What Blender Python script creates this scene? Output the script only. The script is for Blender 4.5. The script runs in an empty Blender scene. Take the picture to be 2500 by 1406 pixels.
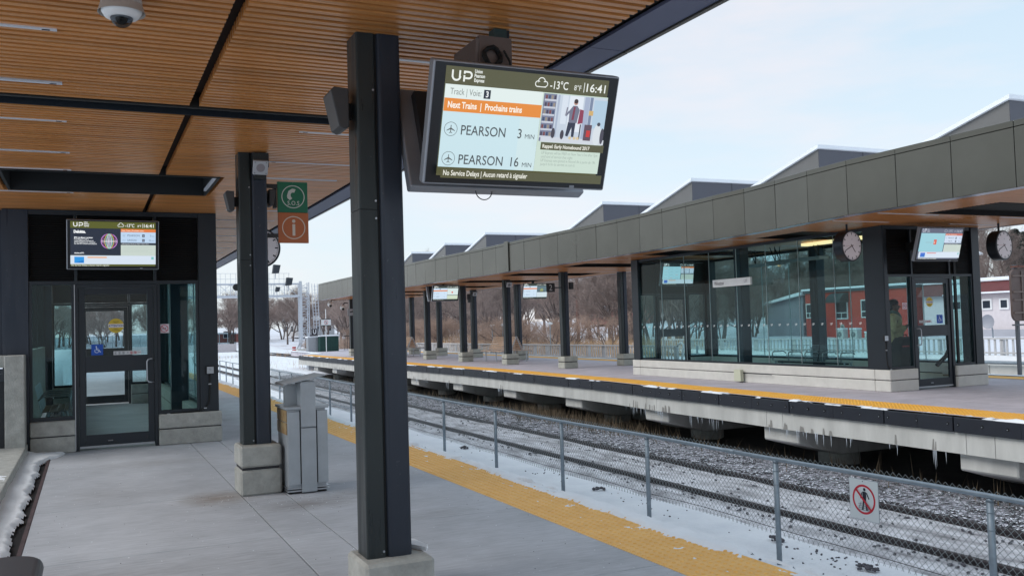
import bpy, math, random
from mathutils import Vector, Matrix, noise
sc = bpy.context.scene
COL = sc.collection
R = random.Random(11)
pi = math.pi

# ---------------------------------------------------------------- camera
F_PX, PITCH, ROLL, YAW = 2225.4, .0401568, .0298159, .436835
EYE = Vector((0, 0, 1.5))
fw = Vector((math.sin(YAW)*math.cos(PITCH), math.cos(YAW)*math.cos(PITCH), math.sin(PITCH)))
r0 = Vector((math.cos(YAW), -math.sin(YAW), 0))
u0 = r0.cross(fw)
rt = r0*math.cos(ROLL) - u0*math.sin(ROLL)
up = r0*math.sin(ROLL) + u0*math.cos(ROLL)
cam = bpy.data.objects.new('camera', bpy.data.cameras.new('camera'))
COL.objects.link(cam)
M = Matrix((rt, up, -fw)).transposed().to_4x4()
M.translation = EYE
cam.matrix_world = M
cam.data.sensor_width = 36
cam.data.lens = F_PX/2500*36
cam.data.clip_start = .05
cam.data.clip_end = 3000
sc.camera = cam

# ---------------------------------------------------------------- light
SUN_EL, SUN_AZ = math.radians(42), math.radians(-80)     # soft glow low over the near platform's back
w = bpy.data.worlds.new('World'); sc.world = w; w.use_nodes = True
nt = w.node_tree; nt.nodes.clear()
N = nt.nodes.new; L = nt.links.new
out = N('ShaderNodeOutputWorld'); bg = N('ShaderNodeBackground')
sky = N('ShaderNodeTexSky'); sky.sky_type = 'NISHITA'; sky.sun_disc = False
sky.sun_elevation = SUN_EL; sky.sun_rotation = SUN_AZ
tc = N('ShaderNodeTexCoord'); sep = N('ShaderNodeSeparateXYZ'); L(tc.outputs['Generated'], sep.inputs[0])
ramp = N('ShaderNodeValToRGB'); L(sep.outputs['Z'], ramp.inputs[0])
cr = ramp.color_ramp; cr.elements[0].position = 0.0; cr.elements[0].color = (.81, .875, .93, 1)
cr.elements[1].position = 1.0; cr.elements[1].color = (.57, .75, .91, 1)
e = cr.elements.new(.14); e.color = (.765, .88, .955, 1)
e = cr.elements.new(.38); e.color = (.61, .79, .93, 1)
mp = N('ShaderNodeMapping'); mp.inputs['Scale'].default_value = (1.0, 1.0, 4.2); L(tc.outputs['Generated'], mp.inputs[0])
nz = N('ShaderNodeTexNoise'); nz.inputs['Scale'].default_value = 3.4; nz.inputs['Detail'].default_value = 6
nz.inputs['Roughness'].default_value = .55; L(mp.outputs[0], nz.inputs['Vector'])
cr2 = N('ShaderNodeValToRGB'); L(nz.outputs['Fac'], cr2.inputs[0])
cr2.color_ramp.elements[0].position = .44; cr2.color_ramp.elements[0].color = (0, 0, 0, 1)
cr2.color_ramp.elements[1].position = .70; cr2.color_ramp.elements[1].color = (.85, .85, .85, 1)
mx = N('ShaderNodeMix'); mx.data_type = 'RGBA'; L(cr2.outputs[0], mx.inputs[0]); L(ramp.outputs[0], mx.inputs[6])
mx.inputs[7].default_value = (.91, .88, .91, 1)
sc10 = N('ShaderNodeVectorMath'); sc10.operation = 'SCALE'; sc10.inputs['Scale'].default_value = 4.5; L(mx.outputs[2], sc10.inputs[0])
mx2 = N('ShaderNodeMix'); mx2.data_type = 'RGBA'; mx2.inputs[0].default_value = .88
L(sky.outputs[0], mx2.inputs[6]); L(sc10.outputs[0], mx2.inputs[7])
L(mx2.outputs[2], bg.inputs[0]); bg.inputs[1].default_value = .12; L(bg.outputs[0], out.inputs[0])

sun = bpy.data.objects.new('sun', bpy.data.lights.new('sun', 'SUN')); COL.objects.link(sun)
sun.data.energy = 1.0; sun.data.angle = math.radians(40); sun.data.color = (1, .96, .91)
d = Vector((math.sin(SUN_AZ)*math.cos(SUN_EL), math.cos(SUN_AZ)*math.cos(SUN_EL), math.sin(SUN_EL)))
sun.rotation_euler = d.to_track_quat('Z', 'Y').to_euler()

sc.view_settings.view_transform = 'Standard'; sc.view_settings.look = 'None'
sc.view_settings.exposure = .92; sc.view_settings.gamma = 1
SCREEN = .53          # emission of a white pixel on the displays
sc.render.engine = 'CYCLES'
sc.cycles.max_bounces = 7; sc.cycles.transparent_max_bounces = 24; sc.cycles.glossy_bounces = 3
sc.cycles.caustics_reflective = False; sc.cycles.caustics_refractive = False

# ---------------------------------------------------------------- helpers
def s2l(*c):
    return tuple(((x/255)/12.92 if x/255 <= .04045 else ((x/255+.055)/1.055)**2.4) for x in c)

MATS = {}
def vary(m, lo, hi):
    t = m.node_tree; b = t.nodes['Principled BSDF']; src = b.inputs['Base Color'].links[0].from_socket
    o = t.nodes.new('ShaderNodeObjectInfo'); hv = t.nodes.new('ShaderNodeHueSaturation'); mr = t.nodes.new('ShaderNodeMapRange')
    mr.inputs[3].default_value = lo; mr.inputs[4].default_value = hi; t.links.new(o.outputs['Random'], mr.inputs[0]); t.links.new(mr.outputs[0], hv.inputs['Value'])
    t.links.new(src, hv.inputs['Color']); t.links.new(hv.outputs[0], b.inputs['Base Color'])
def mat(name, col, rough=.6, metal=0., var=0., vscale=6., bump=0., bscale=60., stretch=None, col2=None, spec=.5, detail=4, coat=0.):
    if name in MATS: return MATS[name]
    m = bpy.data.materials.new(name); m.use_nodes = True
    t = m.node_tree; b = t.nodes['Principled BSDF']
    b.inputs['Base Color'].default_value = (*col, 1); b.inputs['Roughness'].default_value = rough
    b.inputs['Metallic'].default_value = metal; b.inputs['Specular IOR Level'].default_value = spec
    b.inputs['Coat Weight'].default_value = coat
    if var or bump or col2:
        g = t.nodes.new('ShaderNodeNewGeometry'); mpn = t.nodes.new('ShaderNodeMapping')
        t.links.new(g.outputs['Position'], mpn.inputs[0])
        if stretch: mpn.inputs['Scale'].default_value = stretch
    if var or col2:
        n = t.nodes.new('ShaderNodeTexNoise'); n.inputs['Scale'].default_value = vscale; n.inputs['Detail'].default_value = detail
        n.inputs['Roughness'].default_value = .65
        t.links.new(mpn.outputs[0], n.inputs['Vector'])
        rp = t.nodes.new('ShaderNodeValToRGB'); t.links.new(n.outputs['Fac'], rp.inputs[0])
        rp.color_ramp.elements[0].position = .3; rp.color_ramp.elements[1].position = .7
        c1 = tuple(x*(1-var) for x in col); c2 = col2 or tuple(min(1, x*(1+var)) for x in col)
        rp.color_ramp.elements[0].color = (*c1, 1); rp.color_ramp.elements[1].color = (*c2, 1)
        t.links.new(rp.outputs[0], b.inputs['Base Color'])
    if bump:
        n2 = t.nodes.new('ShaderNodeTexNoise'); n2.inputs['Scale'].default_value = bscale; n2.inputs['Detail'].default_value = 5
        t.links.new(mpn.outputs[0], n2.inputs['Vector'])
        bp = t.nodes.new('ShaderNodeBump'); bp.inputs['Strength'].default_value = bump; bp.inputs['Distance'].default_value = .01
        t.links.new(n2.outputs['Fac'], bp.inputs['Height']); t.links.new(bp.outputs[0], b.inputs['Normal'])
    MATS[name] = m; return m

STEEL = mat('dark_blue_steel', s2l(44, 51, 63), .36, .3, var=.10, vscale=1.5, bump=.05, bscale=9)
STEELB = mat('dark_green_grey_steel', s2l(43, 50, 52), .40, .25, var=.10, vscale=1.5, bump=.05, bscale=9)
def scuff(m):
    t = m.node_tree; b = t.nodes['Principled BSDF']; g = t.nodes.new('ShaderNodeNewGeometry'); mpn = t.nodes.new('ShaderNodeMapping'); mpn.inputs['Scale'].default_value = (9, 9, .8)
    t.links.new(g.outputs['Position'], mpn.inputs[0]); n = t.nodes.new('ShaderNodeTexNoise'); n.inputs['Scale'].default_value = 1.5; n.inputs['Detail'].default_value = 7; t.links.new(mpn.outputs[0], n.inputs['Vector'])
    mr = t.nodes.new('ShaderNodeMapRange'); mr.inputs[1].default_value = .3; mr.inputs[2].default_value = .7; mr.inputs[3].default_value = .24; mr.inputs[4].default_value = .55
    t.links.new(n.outputs['Fac'], mr.inputs[0]); t.links.new(mr.outputs[0], b.inputs['Roughness'])
    n2 = t.nodes.new('ShaderNodeTexNoise'); n2.inputs['Scale'].default_value = 38; n2.inputs['Detail'].default_value = 3; t.links.new(g.outputs['Position'], n2.inputs['Vector'])
    rp = t.nodes.new('ShaderNodeValToRGB'); rp.color_ramp.elements[0].position = .70; rp.color_ramp.elements[1].position = .76; rp.color_ramp.elements[0].color = (0, 0, 0, 1); rp.color_ramp.elements[1].color = (.22, .22, .22, 1)
    t.links.new(n2.outputs['Fac'], rp.inputs[0]); mx_ = t.nodes.new('ShaderNodeMix'); mx_.data_type = 'RGBA'; src = b.inputs['Base Color'].links[0].from_socket
    t.links.new(rp.outputs[0], mx_.inputs[0]); t.links.new(src, mx_.inputs[6]); mx_.inputs[7].default_value = (.3, .3, .32, 1); t.links.new(mx_.outputs[2], b.inputs['Base Color'])
scuff(STEEL); scuff(STEELB)
FRAME = mat('charcoal_frame', s2l(36, 43, 51), .40, .2, var=.08, vscale=2)
LOUV = mat('louvre_black', s2l(30, 31, 33), .55, .2)
BLACK = mat('matt_black', s2l(14, 15, 16), .7)
VOIDM = mat('unlit_void_black', s2l(10, 12, 14), .9)
RUBBER = mat('rub_board_black', s2l(30, 33, 42), .5, var=.15, vscale=4)
CONC = mat('plinth_concrete', s2l(176, 176, 166), .85, var=.16, vscale=5, bump=.5, bscale=50)
CONCB = mat('weathered_plinth_concrete', s2l(168, 168, 163), .85, var=.2, vscale=7, bump=.6, bscale=45)
PALEC = mat('pale_concrete', s2l(208, 206, 200), .85, var=.1, vscale=1.6, bump=.3, bscale=30)
BEAMC = mat('edge_beam_concrete', s2l(196, 195, 190), .85, var=.16, vscale=2.2, bump=.3, bscale=30, stretch=(1, 1, .25))
SNOW = mat('snow', (.83, .855, .89), .7, var=.05, vscale=3, bump=.3, bscale=40)
SNOWR = mat('roof_snow', (.82, .85, .90), .7, var=.04, vscale=2)
ZINC = mat('galvanised_steel', s2l(142, 152, 160), .45, .55, var=.12, vscale=12)
WIRE = mat('chain_link_wire', s2l(150, 156, 156), .5, .5)
RAIL = mat('rail_steel', s2l(58, 52, 54), .55, .4, var=.25, vscale=3)
WHITE = mat('white_paint', s2l(228, 229, 230), .5, var=.04)
OFFW = mat('light_lens', s2l(205, 210, 220), .4)
ALU = mat('brushed_aluminium', s2l(168, 172, 178), .35, .7, var=.08, vscale=20)
ALUD = mat('bin_grey_metal', s2l(166, 172, 178), .42, .2, var=.10, vscale=4, bump=.05, bscale=20)
BROWNM = mat('sign_back_brown', s2l(98, 82, 78), .6, .1, var=.15, vscale=5)
EARTH = mat('dark_earth', s2l(48, 46, 42), .95, var=.4, vscale=2.5, bump=1, bscale=20)
BARK = mat('bark', s2l(106, 94, 90), .9, var=.25, vscale=3)
TWIG = mat('twigs', s2l(148, 132, 126), .9, var=.18, vscale=.25)
vary(TWIG, .6, 1.2)
TWIGR = mat('reddish_brush', s2l(166, 142, 128), .9, var=.2, vscale=.4)
CONIF = mat('conifer_needles', s2l(52, 62, 58), .9, var=.35, vscale=3)
DRYG = mat('dry_grass', s2l(196, 164, 130), .9, var=.3, vscale=1.5)
REDB = mat('red_stucco', s2l(188, 66, 54), .85, var=.12, vscale=1.2)
REDR = mat('oxblood_metal_roof', s2l(98, 46, 48), .6, var=.15, vscale=2)
CREAM = mat('pale_siding', s2l(212, 205, 208), .8, var=.05)
GREYS = mat('grey_siding', s2l(132, 132, 142), .8, var=.1)
DARKG = mat('dark_window', s2l(48, 56, 66), .2, var=.2, vscale=2)
ORANGE = mat('orange_cladding', s2l(196, 72, 48), .6, var=.15, vscale=2)
BRICK = mat('far_red_brick', s2l(140, 82, 74), .9, var=.15, vscale=3)
GREENB = mat('green_cabinet', s2l(30, 70, 64), .5, var=.15, vscale=3)
ICE = mat('ice', s2l(206, 213, 220), .12, var=.05)
STONE = mat('ballast_stone', s2l(84, 82, 88), .9, var=.45, vscale=14)
REDP = mat('red_plastic', s2l(180, 52, 48), .6)
AWN = mat('dark_green_awning', s2l(44, 58, 62), .7)
WOOD = mat('bench_wood', s2l(214, 184, 158), .7, var=.2, vscale=8)
RUST = mat('rusty_pole', s2l(110, 72, 62), .8, var=.2)

def snow_on_top(name, base, thresh=.62, nscale=18, cover=.5):
    m = bpy.data.materials.new(name); m.use_nodes = True; t = m.node_tree; b = t.nodes['Principled BSDF']
    b.inputs['Roughness'].default_value = .85
    g = t.nodes.new('ShaderNodeNewGeometry'); sx = t.nodes.new('ShaderNodeSeparateXYZ'); t.links.new(g.outputs['Normal'], sx.inputs[0])
    n = t.nodes.new('ShaderNodeTexNoise'); n.inputs['Scale'].default_value = nscale; t.links.new(g.outputs['Position'], n.inputs['Vector'])
    a = t.nodes.new('ShaderNodeMath'); a.operation = 'ADD'; t.links.new(sx.outputs['Z'], a.inputs[0]); t.links.new(n.outputs['Fac'], a.inputs[1])
    rp = t.nodes.new('ShaderNodeValToRGB'); t.links.new(a.outputs[0], rp.inputs[0])
    rp.color_ramp.elements[0].position = thresh; rp.color_ramp.elements[1].position = min(1, thresh+.06)
    sb = t.nodes.new('ShaderNodeMath'); sb.operation = 'SUBTRACT'; sb.inputs[1].default_value = cover
    t.links.new(a.outputs[0], sb.inputs[0]); t.links.new(sb.outputs[0], rp.inputs[0])
    rp.color_ramp.elements[0].color = (*base, 1); rp.color_ramp.elements[1].color = (.78, .81, .88, 1)
    t.links.new(rp.outputs[0], b.inputs['Base Color']); MATS[name] = m; return m
STONES = snow_on_top('snow_dusted_ballast', s2l(74, 72, 76), .55, 16, .78)

# wood slats: grain running along X, each slat its own tone
def wood_mat():
    m = bpy.data.materials.new('ceiling_slat_wood'); m.use_nodes = True; t = m.node_tree; b = t.nodes['Principled BSDF']
    g = t.nodes.new('ShaderNodeNewGeometry'); mpn = t.nodes.new('ShaderNodeMapping'); mpn.inputs['Scale'].default_value = (1.2, 45, 45)
    t.links.new(g.outputs['Position'], mpn.inputs[0])
    n = t.nodes.new('ShaderNodeTexNoise'); n.inputs['Scale'].default_value = 2; n.inputs['Detail'].default_value = 5; t.links.new(mpn.outputs[0], n.inputs['Vector'])
    rp = t.nodes.new('ShaderNodeValToRGB'); t.links.new(n.outputs['Fac'], rp.inputs[0])
    rp.color_ramp.elements[0].position = .25; rp.color_ramp.elements[1].position = .8
    rp.color_ramp.elements[0].color = (.48, .185, .050, 1); rp.color_ramp.elements[1].color = (.76, .35, .115, 1)
    o = t.nodes.new('ShaderNodeObjectInfo'); hv = t.nodes.new('ShaderNodeHueSaturation')
    mr = t.nodes.new('ShaderNodeMapRange'); mr.inputs[3].default_value = .86; mr.inputs[4].default_value = 1.12
    t.links.new(o.outputs['Random'], mr.inputs[0]); t.links.new(mr.outputs[0], hv.inputs['Value']); t.links.new(rp.outputs[0], hv.inputs['Color'])
    t.links.new(hv.outputs[0], b.inputs['Base Color']); b.inputs['Roughness'].default_value = .33; b.inputs['Coat Weight'].default_value = .35; b.inputs['Coat Roughness'].default_value = .3
    return m
SLAT = wood_mat()
PLEN = mat('ceiling_backing', s2l(34, 18, 12), .9)

def concrete_floor(name, c, streak=(2.2, 14, 1), speck=.25, dirt=None):
    """broom finished slab: streaks run across the platform, faint blotches and specks"""
    m = bpy.data.materials.new(name); m.use_nodes = True; t = m.node_tree; b = t.nodes['Principled BSDF']
    g = t.nodes.new('ShaderNodeNewGeometry')
    def nz(scale, st, det=5, rough=.6):
        mpn = t.nodes.new('ShaderNodeMapping'); mpn.inputs['Scale'].default_value = st; t.links.new(g.outputs['Position'], mpn.inputs[0])
        n = t.nodes.new('ShaderNodeTexNoise'); n.inputs['Scale'].default_value = scale; n.inputs['Detail'].default_value = det
        n.inputs['Roughness'].default_value = rough
        t.links.new(mpn.outputs[0], n.inputs['Vector']); return n
    a = nz(1.3, (1, 1, 1)); s = nz(2.2, streak, 6, .7); f = nz(45, (1, 1.4, 1), 2)
    r1 = t.nodes.new('ShaderNodeValToRGB'); t.links.new(a.outputs['Fac'], r1.inputs[0])
    r1.color_ramp.elements[0].position = .3; r1.color_ramp.elements[1].position = .7
    r1.color_ramp.elements[0].color = (*[x*.84 for x in c], 1); r1.color_ramp.elements[1].color = (*[min(1, x*1.1) for x in c], 1)
    r2 = t.nodes.new('ShaderNodeValToRGB'); t.links.new(s.outputs['Fac'], r2.inputs[0])
    r2.color_ramp.elements[0].position = .3; r2.color_ramp.elements[1].position = .62
    r2.color_ramp.elements[0].color = (.72, .72, .73, 1); r2.color_ramp.elements[1].color = (1, 1, 1, 1)
    m1 = t.nodes.new('ShaderNodeMix'); m1.data_type = 'RGBA'; m1.blend_type = 'MULTIPLY'; m1.inputs[0].default_value = .75
    t.links.new(r1.outputs[0], m1.inputs[6]); t.links.new(r2.outputs[0], m1.inputs[7])
    r3 = t.nodes.new('ShaderNodeValToRGB'); t.links.new(f.outputs['Fac'], r3.inputs[0])
    r3.color_ramp.elements[0].position = .69; r3.color_ramp.elements[1].position = .76
    r3.color_ramp.elements[0].color = (0, 0, 0, 1); r3.color_ramp.elements[1].color = (speck, speck, speck, 1)
    m2 = t.nodes.new('ShaderNodeMix'); m2.data_type = 'RGBA'; t.links.new(r3.outputs[0], m2.inputs[0]); t.links.new(m1.outputs[2], m2.inputs[6])
    m2.inputs[7].default_value = (.75, .77, .82, 1)
    last = m2
    for (x, y, rx, ry, col, k) in (dirt or []):
        mp2 = t.nodes.new('ShaderNodeMapping'); mp2.vector_type = 'TEXTURE'; mp2.inputs['Location'].default_value = (x, y, 0)
        mp2.inputs['Scale'].default_value = (rx, ry, 50); t.links.new(g.outputs['Position'], mp2.inputs[0])
        ln = t.nodes.new('ShaderNodeVectorMath'); ln.operation = 'LENGTH'; t.links.new(mp2.outputs[0], ln.inputs[0])
        ad = t.nodes.new('ShaderNodeMath'); ad.operation = 'MULTIPLY_ADD'; t.links.new(s.outputs['Fac'], ad.inputs[0]); ad.inputs[1].default_value = 1.5
        t.links.new(ln.outputs['Value'], ad.inputs[2])
        mr = t.nodes.new('ShaderNodeMapRange'); t.links.new(ad.outputs[0], mr.inputs[0])
        mr.inputs[1].default_value = .7; mr.inputs[2].default_value = 1.75; mr.inputs[3].default_value = k; mr.inputs[4].default_value = 0
        m3 = t.nodes.new('ShaderNodeMix'); m3.data_type = 'RGBA'; t.links.new(mr.outputs[0], m3.inputs[0])
        t.links.new(last.outputs[2], m3.inputs[6]); m3.inputs[7].default_value = (*col, 1); last = m3
    t.links.new(last.outputs[2], b.inputs['Base Color']); b.inputs['Roughness'].default_value = .78
    bp = t.nodes.new('ShaderNodeBump'); bp.inputs['Strength'].default_value = .25; bp.inputs['Distance'].default_value = .004
    t.links.new(s.outputs['Fac'], bp.inputs['Height']); t.links.new(bp.outputs[0], b.inputs['Normal'])
    MATS[name] = m; return m
FLOOR = concrete_floor('broomed_concrete', s2l(182, 185, 191), dirt=[
    (1.05, 8.75, .42, .45, s2l(120, 104, 88), .75), (1.75, 8.0, .55, .35, s2l(108, 100, 94), .6), (2.3, 8.3, .5, .3, s2l(110, 104, 100), .45),
    (.35, 6.3, .9, .35, s2l(120, 118, 118), .35), (2.5, 7.0, .5, .25, s2l(112, 110, 110), .35), (.1, 9.6, .5, .7, s2l(118, 114, 112), .3), (.6, 4.9, .6, .3, s2l(122, 120, 120), .3), (.7, 11.6, .8, .4, s2l(124, 120, 116), .3)])
vary(FLOOR, .95, 1.04)
FLOORF = concrete_floor('far_platform_concrete', s2l(192, 186, 194), (1, 3, 1), .1)

def two_tone(name, c1, c2, scale, lo, hi, c3=None, stretch=(1, 1, 1), bump=.6, rough=.85):
    m = bpy.data.materials.new(name); m.use_nodes = True; t = m.node_tree; b = t.nodes['Principled BSDF']; b.inputs['Roughness'].default_value = rough
    g = t.nodes.new('ShaderNodeNewGeometry'); mpn = t.nodes.new('ShaderNodeMapping'); mpn.inputs['Scale'].default_value = stretch
    t.links.new(g.outputs['Position'], mpn.inputs[0])
    n = t.nodes.new('ShaderNodeTexNoise'); n.inputs['Scale'].default_value = scale; n.inputs['Detail'].default_value = 8; n.inputs['Roughness'].default_value = .68
    t.links.new(mpn.outputs[0], n.inputs['Vector'])
    rp = t.nodes.new('ShaderNodeValToRGB'); t.links.new(n.outputs['Fac'], rp.inputs[0])
    rp.color_ramp.elements[0].position = lo; rp.color_ramp.elements[1].position = hi
    rp.color_ramp.elements[0].color = (*c1, 1); rp.color_ramp.elements[1].color = (*c2, 1)
    n2 = t.nodes.new('ShaderNodeTexNoise'); n2.inputs['Scale'].default_value = 26; n2.inputs['Detail'].default_value = 4; t.links.new(mpn.outputs[0], n2.inputs['Vector'])
    bp = t.nodes.new('ShaderNodeBump'); bp.inputs['Strength'].default_value = bump; bp.inputs['Distance'].default_value = .03
    t.links.new(n2.outputs['Fac'], bp.inputs['Height']); t.links.new(bp.outputs[0], b.inputs['Normal'])
    t.links.new(rp.outputs[0], b.inputs['Base Color']); MATS[name] = m; return m
TRACKSNOW = two_tone('trackbed_snow', s2l(116, 113, 116), s2l(224, 225, 231), 2.2, .30, .60, stretch=(2.2, .55, 1))
GROUNDSNOW = two_tone('field_snow', s2l(220, 224, 230), s2l(236, 239, 243), .9, .3, .6)
HILLSNOW = two_tone('hillside_snow_and_litter', s2l(158, 142, 134), s2l(222, 224, 232), .35, .28, .46)
YELLOW = two_tone('tactile_yellow', s2l(230, 174, 88), s2l(242, 192, 112), 5, .3, .7, bump=.1, rough=.6)
YELLOWD = two_tone('tactile_yellow_far', s2l(230, 166, 58), s2l(240, 182, 76), 2, .3, .7, bump=.05, rough=.6)
BRUSHM = two_tone('tile_snow_dust', s2l(200, 196, 200), s2l(226, 230, 240), 8, .3, .7)
FASCIA = mat('olive_grey_cladding', s2l(96, 94, 87), .26, .6, var=.10, vscale=.8)
SCOOPM = mat('warm_grey_cladding', s2l(108, 107, 106), .5, .2, var=.05, vscale=1)
NFASC = mat('blue_grey_fascia', s2l(96, 102, 128), .45, .3, var=.06, vscale=2)

def glass(name, tint, rough=0.0, ior=1.5):
    m = bpy.data.materials.new(name); m.use_nodes = True; t = m.node_tree; t.nodes.clear()
    o = t.nodes.new('ShaderNodeOutputMaterial'); mxs = t.nodes.new('ShaderNodeMixShader')
    tr = t.nodes.new('ShaderNodeBsdfTransparent'); tr.inputs[0].default_value = (*tint, 1)
    gl = t.nodes.new('ShaderNodeBsdfGlossy'); gl.inputs['Roughness'].default_value = rough
    lw = t.nodes.new('ShaderNodeLayerWeight'); lw.inputs[0].default_value = .5
    pw = t.nodes.new('ShaderNodeMath'); pw.operation = 'POWER'; pw.inputs[1].default_value = 4.5; t.links.new(lw.outputs['Facing'], pw.inputs[0])
    f0 = ((ior-1)/(ior+1))**2*.6
    fr = t.nodes.new('ShaderNodeMath'); fr.operation = 'MULTIPLY_ADD'; fr.inputs[1].default_value = .4; fr.inputs[2].default_value = f0
    t.links.new(pw.outputs[0], fr.inputs[0]); t.links.new(fr.outputs[0], mxs.inputs[0]); t.links.new(tr.outputs[0], mxs.inputs[1]); t.links.new(gl.outputs[0], mxs.inputs[2])
    t.links.new(mxs.outputs[0], o.inputs[0]); MATS[name] = m; return m
GLASS = glass('greenish_glazing', (.74, .855, .855), 0, 1.38)
GLASSD = glass('clear_door_glass', (.88, .93, .94), 0, 1.35)
ICEG = glass('dome_glass', (.35, .38, .42), 0, 1.6)

def vprint(name, emit):
    m = bpy.data.materials.new(name); m.use_nodes = True; t = m.node_tree; b = t.nodes['Principled BSDF']
    a = t.nodes.new('ShaderNodeVertexColor'); a.layer_name = 'Col'
    if emit:
        b.inputs['Base Color'].default_value = (.01, .01, .01, 1); b.inputs['Roughness'].default_value = .25
        t.links.new(a.outputs[0], b.inputs['Emission Color']); b.inputs['Emission Strength'].default_value = emit
    else:
        t.links.new(a.outputs[0], b.inputs['Base Color']); b.inputs['Roughness'].default_value = .55
    return m
PRINT = vprint('printed_film', 0)
DISPLAY = vprint('display_pixels', SCREEN)

class MB:
    def __init__(s): s.v = []; s.f = []; s.mi = []; s.c = 0
    def quad(s, *p):
        n = len(s.v); s.v += [tuple(q) for q in p]; s.f.append(tuple(range(n, n+len(p)))); s.mi.append(s.c)
    def box(s, x0, x1, y0, y1, z0, z1):
        n = len(s.v)
        s.v += [(x0, y0, z0), (x1, y0, z0), (x1, y1, z0), (x0, y1, z0), (x0, y0, z1), (x1, y0, z1), (x1, y1, z1), (x0, y1, z1)]
        for q in ((0, 3, 2, 1), (4, 5, 6, 7), (0, 1, 5, 4), (1, 2, 6, 5), (2, 3, 7, 6), (3, 0, 4, 7)):
            s.f.append(tuple(n+i for i in q)); s.mi.append(s.c)
        return s
    def prism(s, pts, a, b, ax='y'):
        """extrude 2-D outline from a to b along ax; outline lives in the other two axes in order"""
        n = len(s.v); k = len(pts)
        def mk(p, t): return {'x': (t, p[0], p[1]), 'y': (p[0], t, p[1]), 'z': (p[0], p[1], t)}[ax]
        s.v += [mk(p, a) for p in pts] + [mk(p, b) for p in pts]
        s.f.append(tuple(range(n, n+k))); s.f.append(tuple(range(n+2*k-1, n+k-1, -1))); s.mi += [s.c]*2
        for i in range(k):
            j = (i+1) % k; s.f.append((n+i, n+k+i, n+k+j, n+j)); s.mi.append(s.c)
        return s
    def tube(s, path, r, n=6, caps=True):
        P = [Vector(p) for p in path]; rr = r if isinstance(r, (list, tuple)) else [r]*len(P)
        base = len(s.v); prev = None
        for i, p in enumerate(P):
            t = (P[min(i+1, len(P)-1)] - P[max(i-1, 0)])
            if t.length < 1e-9: t = Vector((0, 0, 1))
            t.normalize()
            if prev is None:
                a = Vector((0, 0, 1)) if abs(t.z) < .9 else Vector((1, 0, 0)); u = t.cross(a).normalized()
            else:
                u = (prev - t*prev.dot(t)).normalized()
            prev = u; v = t.cross(u)
            for k in range(n):
                an = 2*pi*k/n; s.v.append(tuple(p + (u*math.cos(an) + v*math.sin(an))*rr[i]))
        for i in range(len(P)-1):
            for k in range(n):
                a = base+i*n+k; b = base+i*n+(k+1) % n; s.f.append((a, b, b+n, a+n)); s.mi.append(s.c)
        if caps:
            s.f.append(tuple(base+k for k in range(n-1, -1, -1))); e0 = base+(len(P)-1)*n; s.f.append(tuple(e0+k for k in range(n))); s.mi += [s.c]*2
        return s
    def ball(s, c, r, nu=12, nv=8, z0=-1, z1=1):
        rx, ry, rz = r if isinstance(r, (list, tuple)) else (r, r, r)
        a0, a1 = math.asin(z0), math.asin(z1); base = len(s.v)
        for j in range(nv+1):
            a = a0+(a1-a0)*j/nv
            for i in range(nu):
                t = 2*pi*i/nu; s.v.append((c[0]+rx*math.cos(a)*math.cos(t), c[1]+ry*math.cos(a)*math.sin(t), c[2]+rz*math.sin(a)))
        for j in range(nv):
            for i in range(nu):
                p = base+j*nu+i; q = base+j*nu+(i+1) % nu; s.f.append((p, q, q+nu, p+nu)); s.mi.append(s.c)
        return s
    def ring(s, c, r0_, r1_, n=32, ax='y', t=0):
        """flat annulus in the XZ plane at y=t"""
        base = len(s.v)
        for k in range(n):
            an = 2*pi*k/n
            for rr in (r0_, r1_): s.v.append((c[0]+rr*math.cos(an), t, c[1]+rr*math.sin(an)))
        for k in range(n):
            a = base+2*k; b = base+2*((k+1) % n); s.f.append((a, a+1, b+1, b)); s.mi.append(s.c)
        return s
    def move(s, fn, start=0):
        s.v[start:] = [tuple(fn(Vector(p))) for p in s.v[start:]]; return s
    def mesh(s, name, mats, smooth=False):
        me = bpy.data.meshes.new(name); me.from_pydata(s.v, [], s.f)
        for m in (mats if isinstance(mats, (list, tuple)) else [mats]): me.materials.append(m)
        if s.mi and max(s.mi): me.polygons.foreach_set('material_index', s.mi)
        if smooth: me.polygons.foreach_set('use_smooth', [True]*len(me.polygons))
        me.update(); return me
    def build(s, name, mats, parent=None, smooth=False, bevel=0, label=None, kind=None, seg=2):
        o = bpy.data.objects.new(name, s.mesh(name, mats, smooth)); return finish(o, parent, bevel, label, kind, seg)

def finish(o, parent=None, bevel=0, label=None, kind=None, seg=2):
    COL.objects.link(o)
    if parent is not None: adopt(o, parent)
    if bevel:
        b = o.modifiers.new('bevel', 'BEVEL'); b.width = bevel; b.segments = seg; b.limit_method = 'ANGLE'; b.angle_limit = .7
    if label: o['label'] = label
    if kind: o['kind'] = kind
    return o
def wm(o):
    return (wm(o.parent) @ o.matrix_parent_inverse @ o.matrix_basis) if o.parent else o.matrix_basis
def adopt(o, parent):
    o.parent = parent; o.matrix_parent_inverse = wm(parent).inverted()
def attach(o, parent):                 # o's mesh is in the parent's own coordinates
    o.parent = parent; return o
def piece(name, me, parent, loc=(0, 0, 0), rz=0, local=False):
    o = bpy.data.objects.new(name, me); COL.objects.link(o)
    o.location = loc; o.rotation_euler = (0, 0, rz)
    if parent is not None:
        o.parent = parent
        if not local: o.matrix_parent_inverse = wm(parent).inverted()
    return o
def tag(o, label, cat, group=None):
    o['label'] = label; o['category'] = cat
    if group: o['group'] = group
    return o
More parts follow.
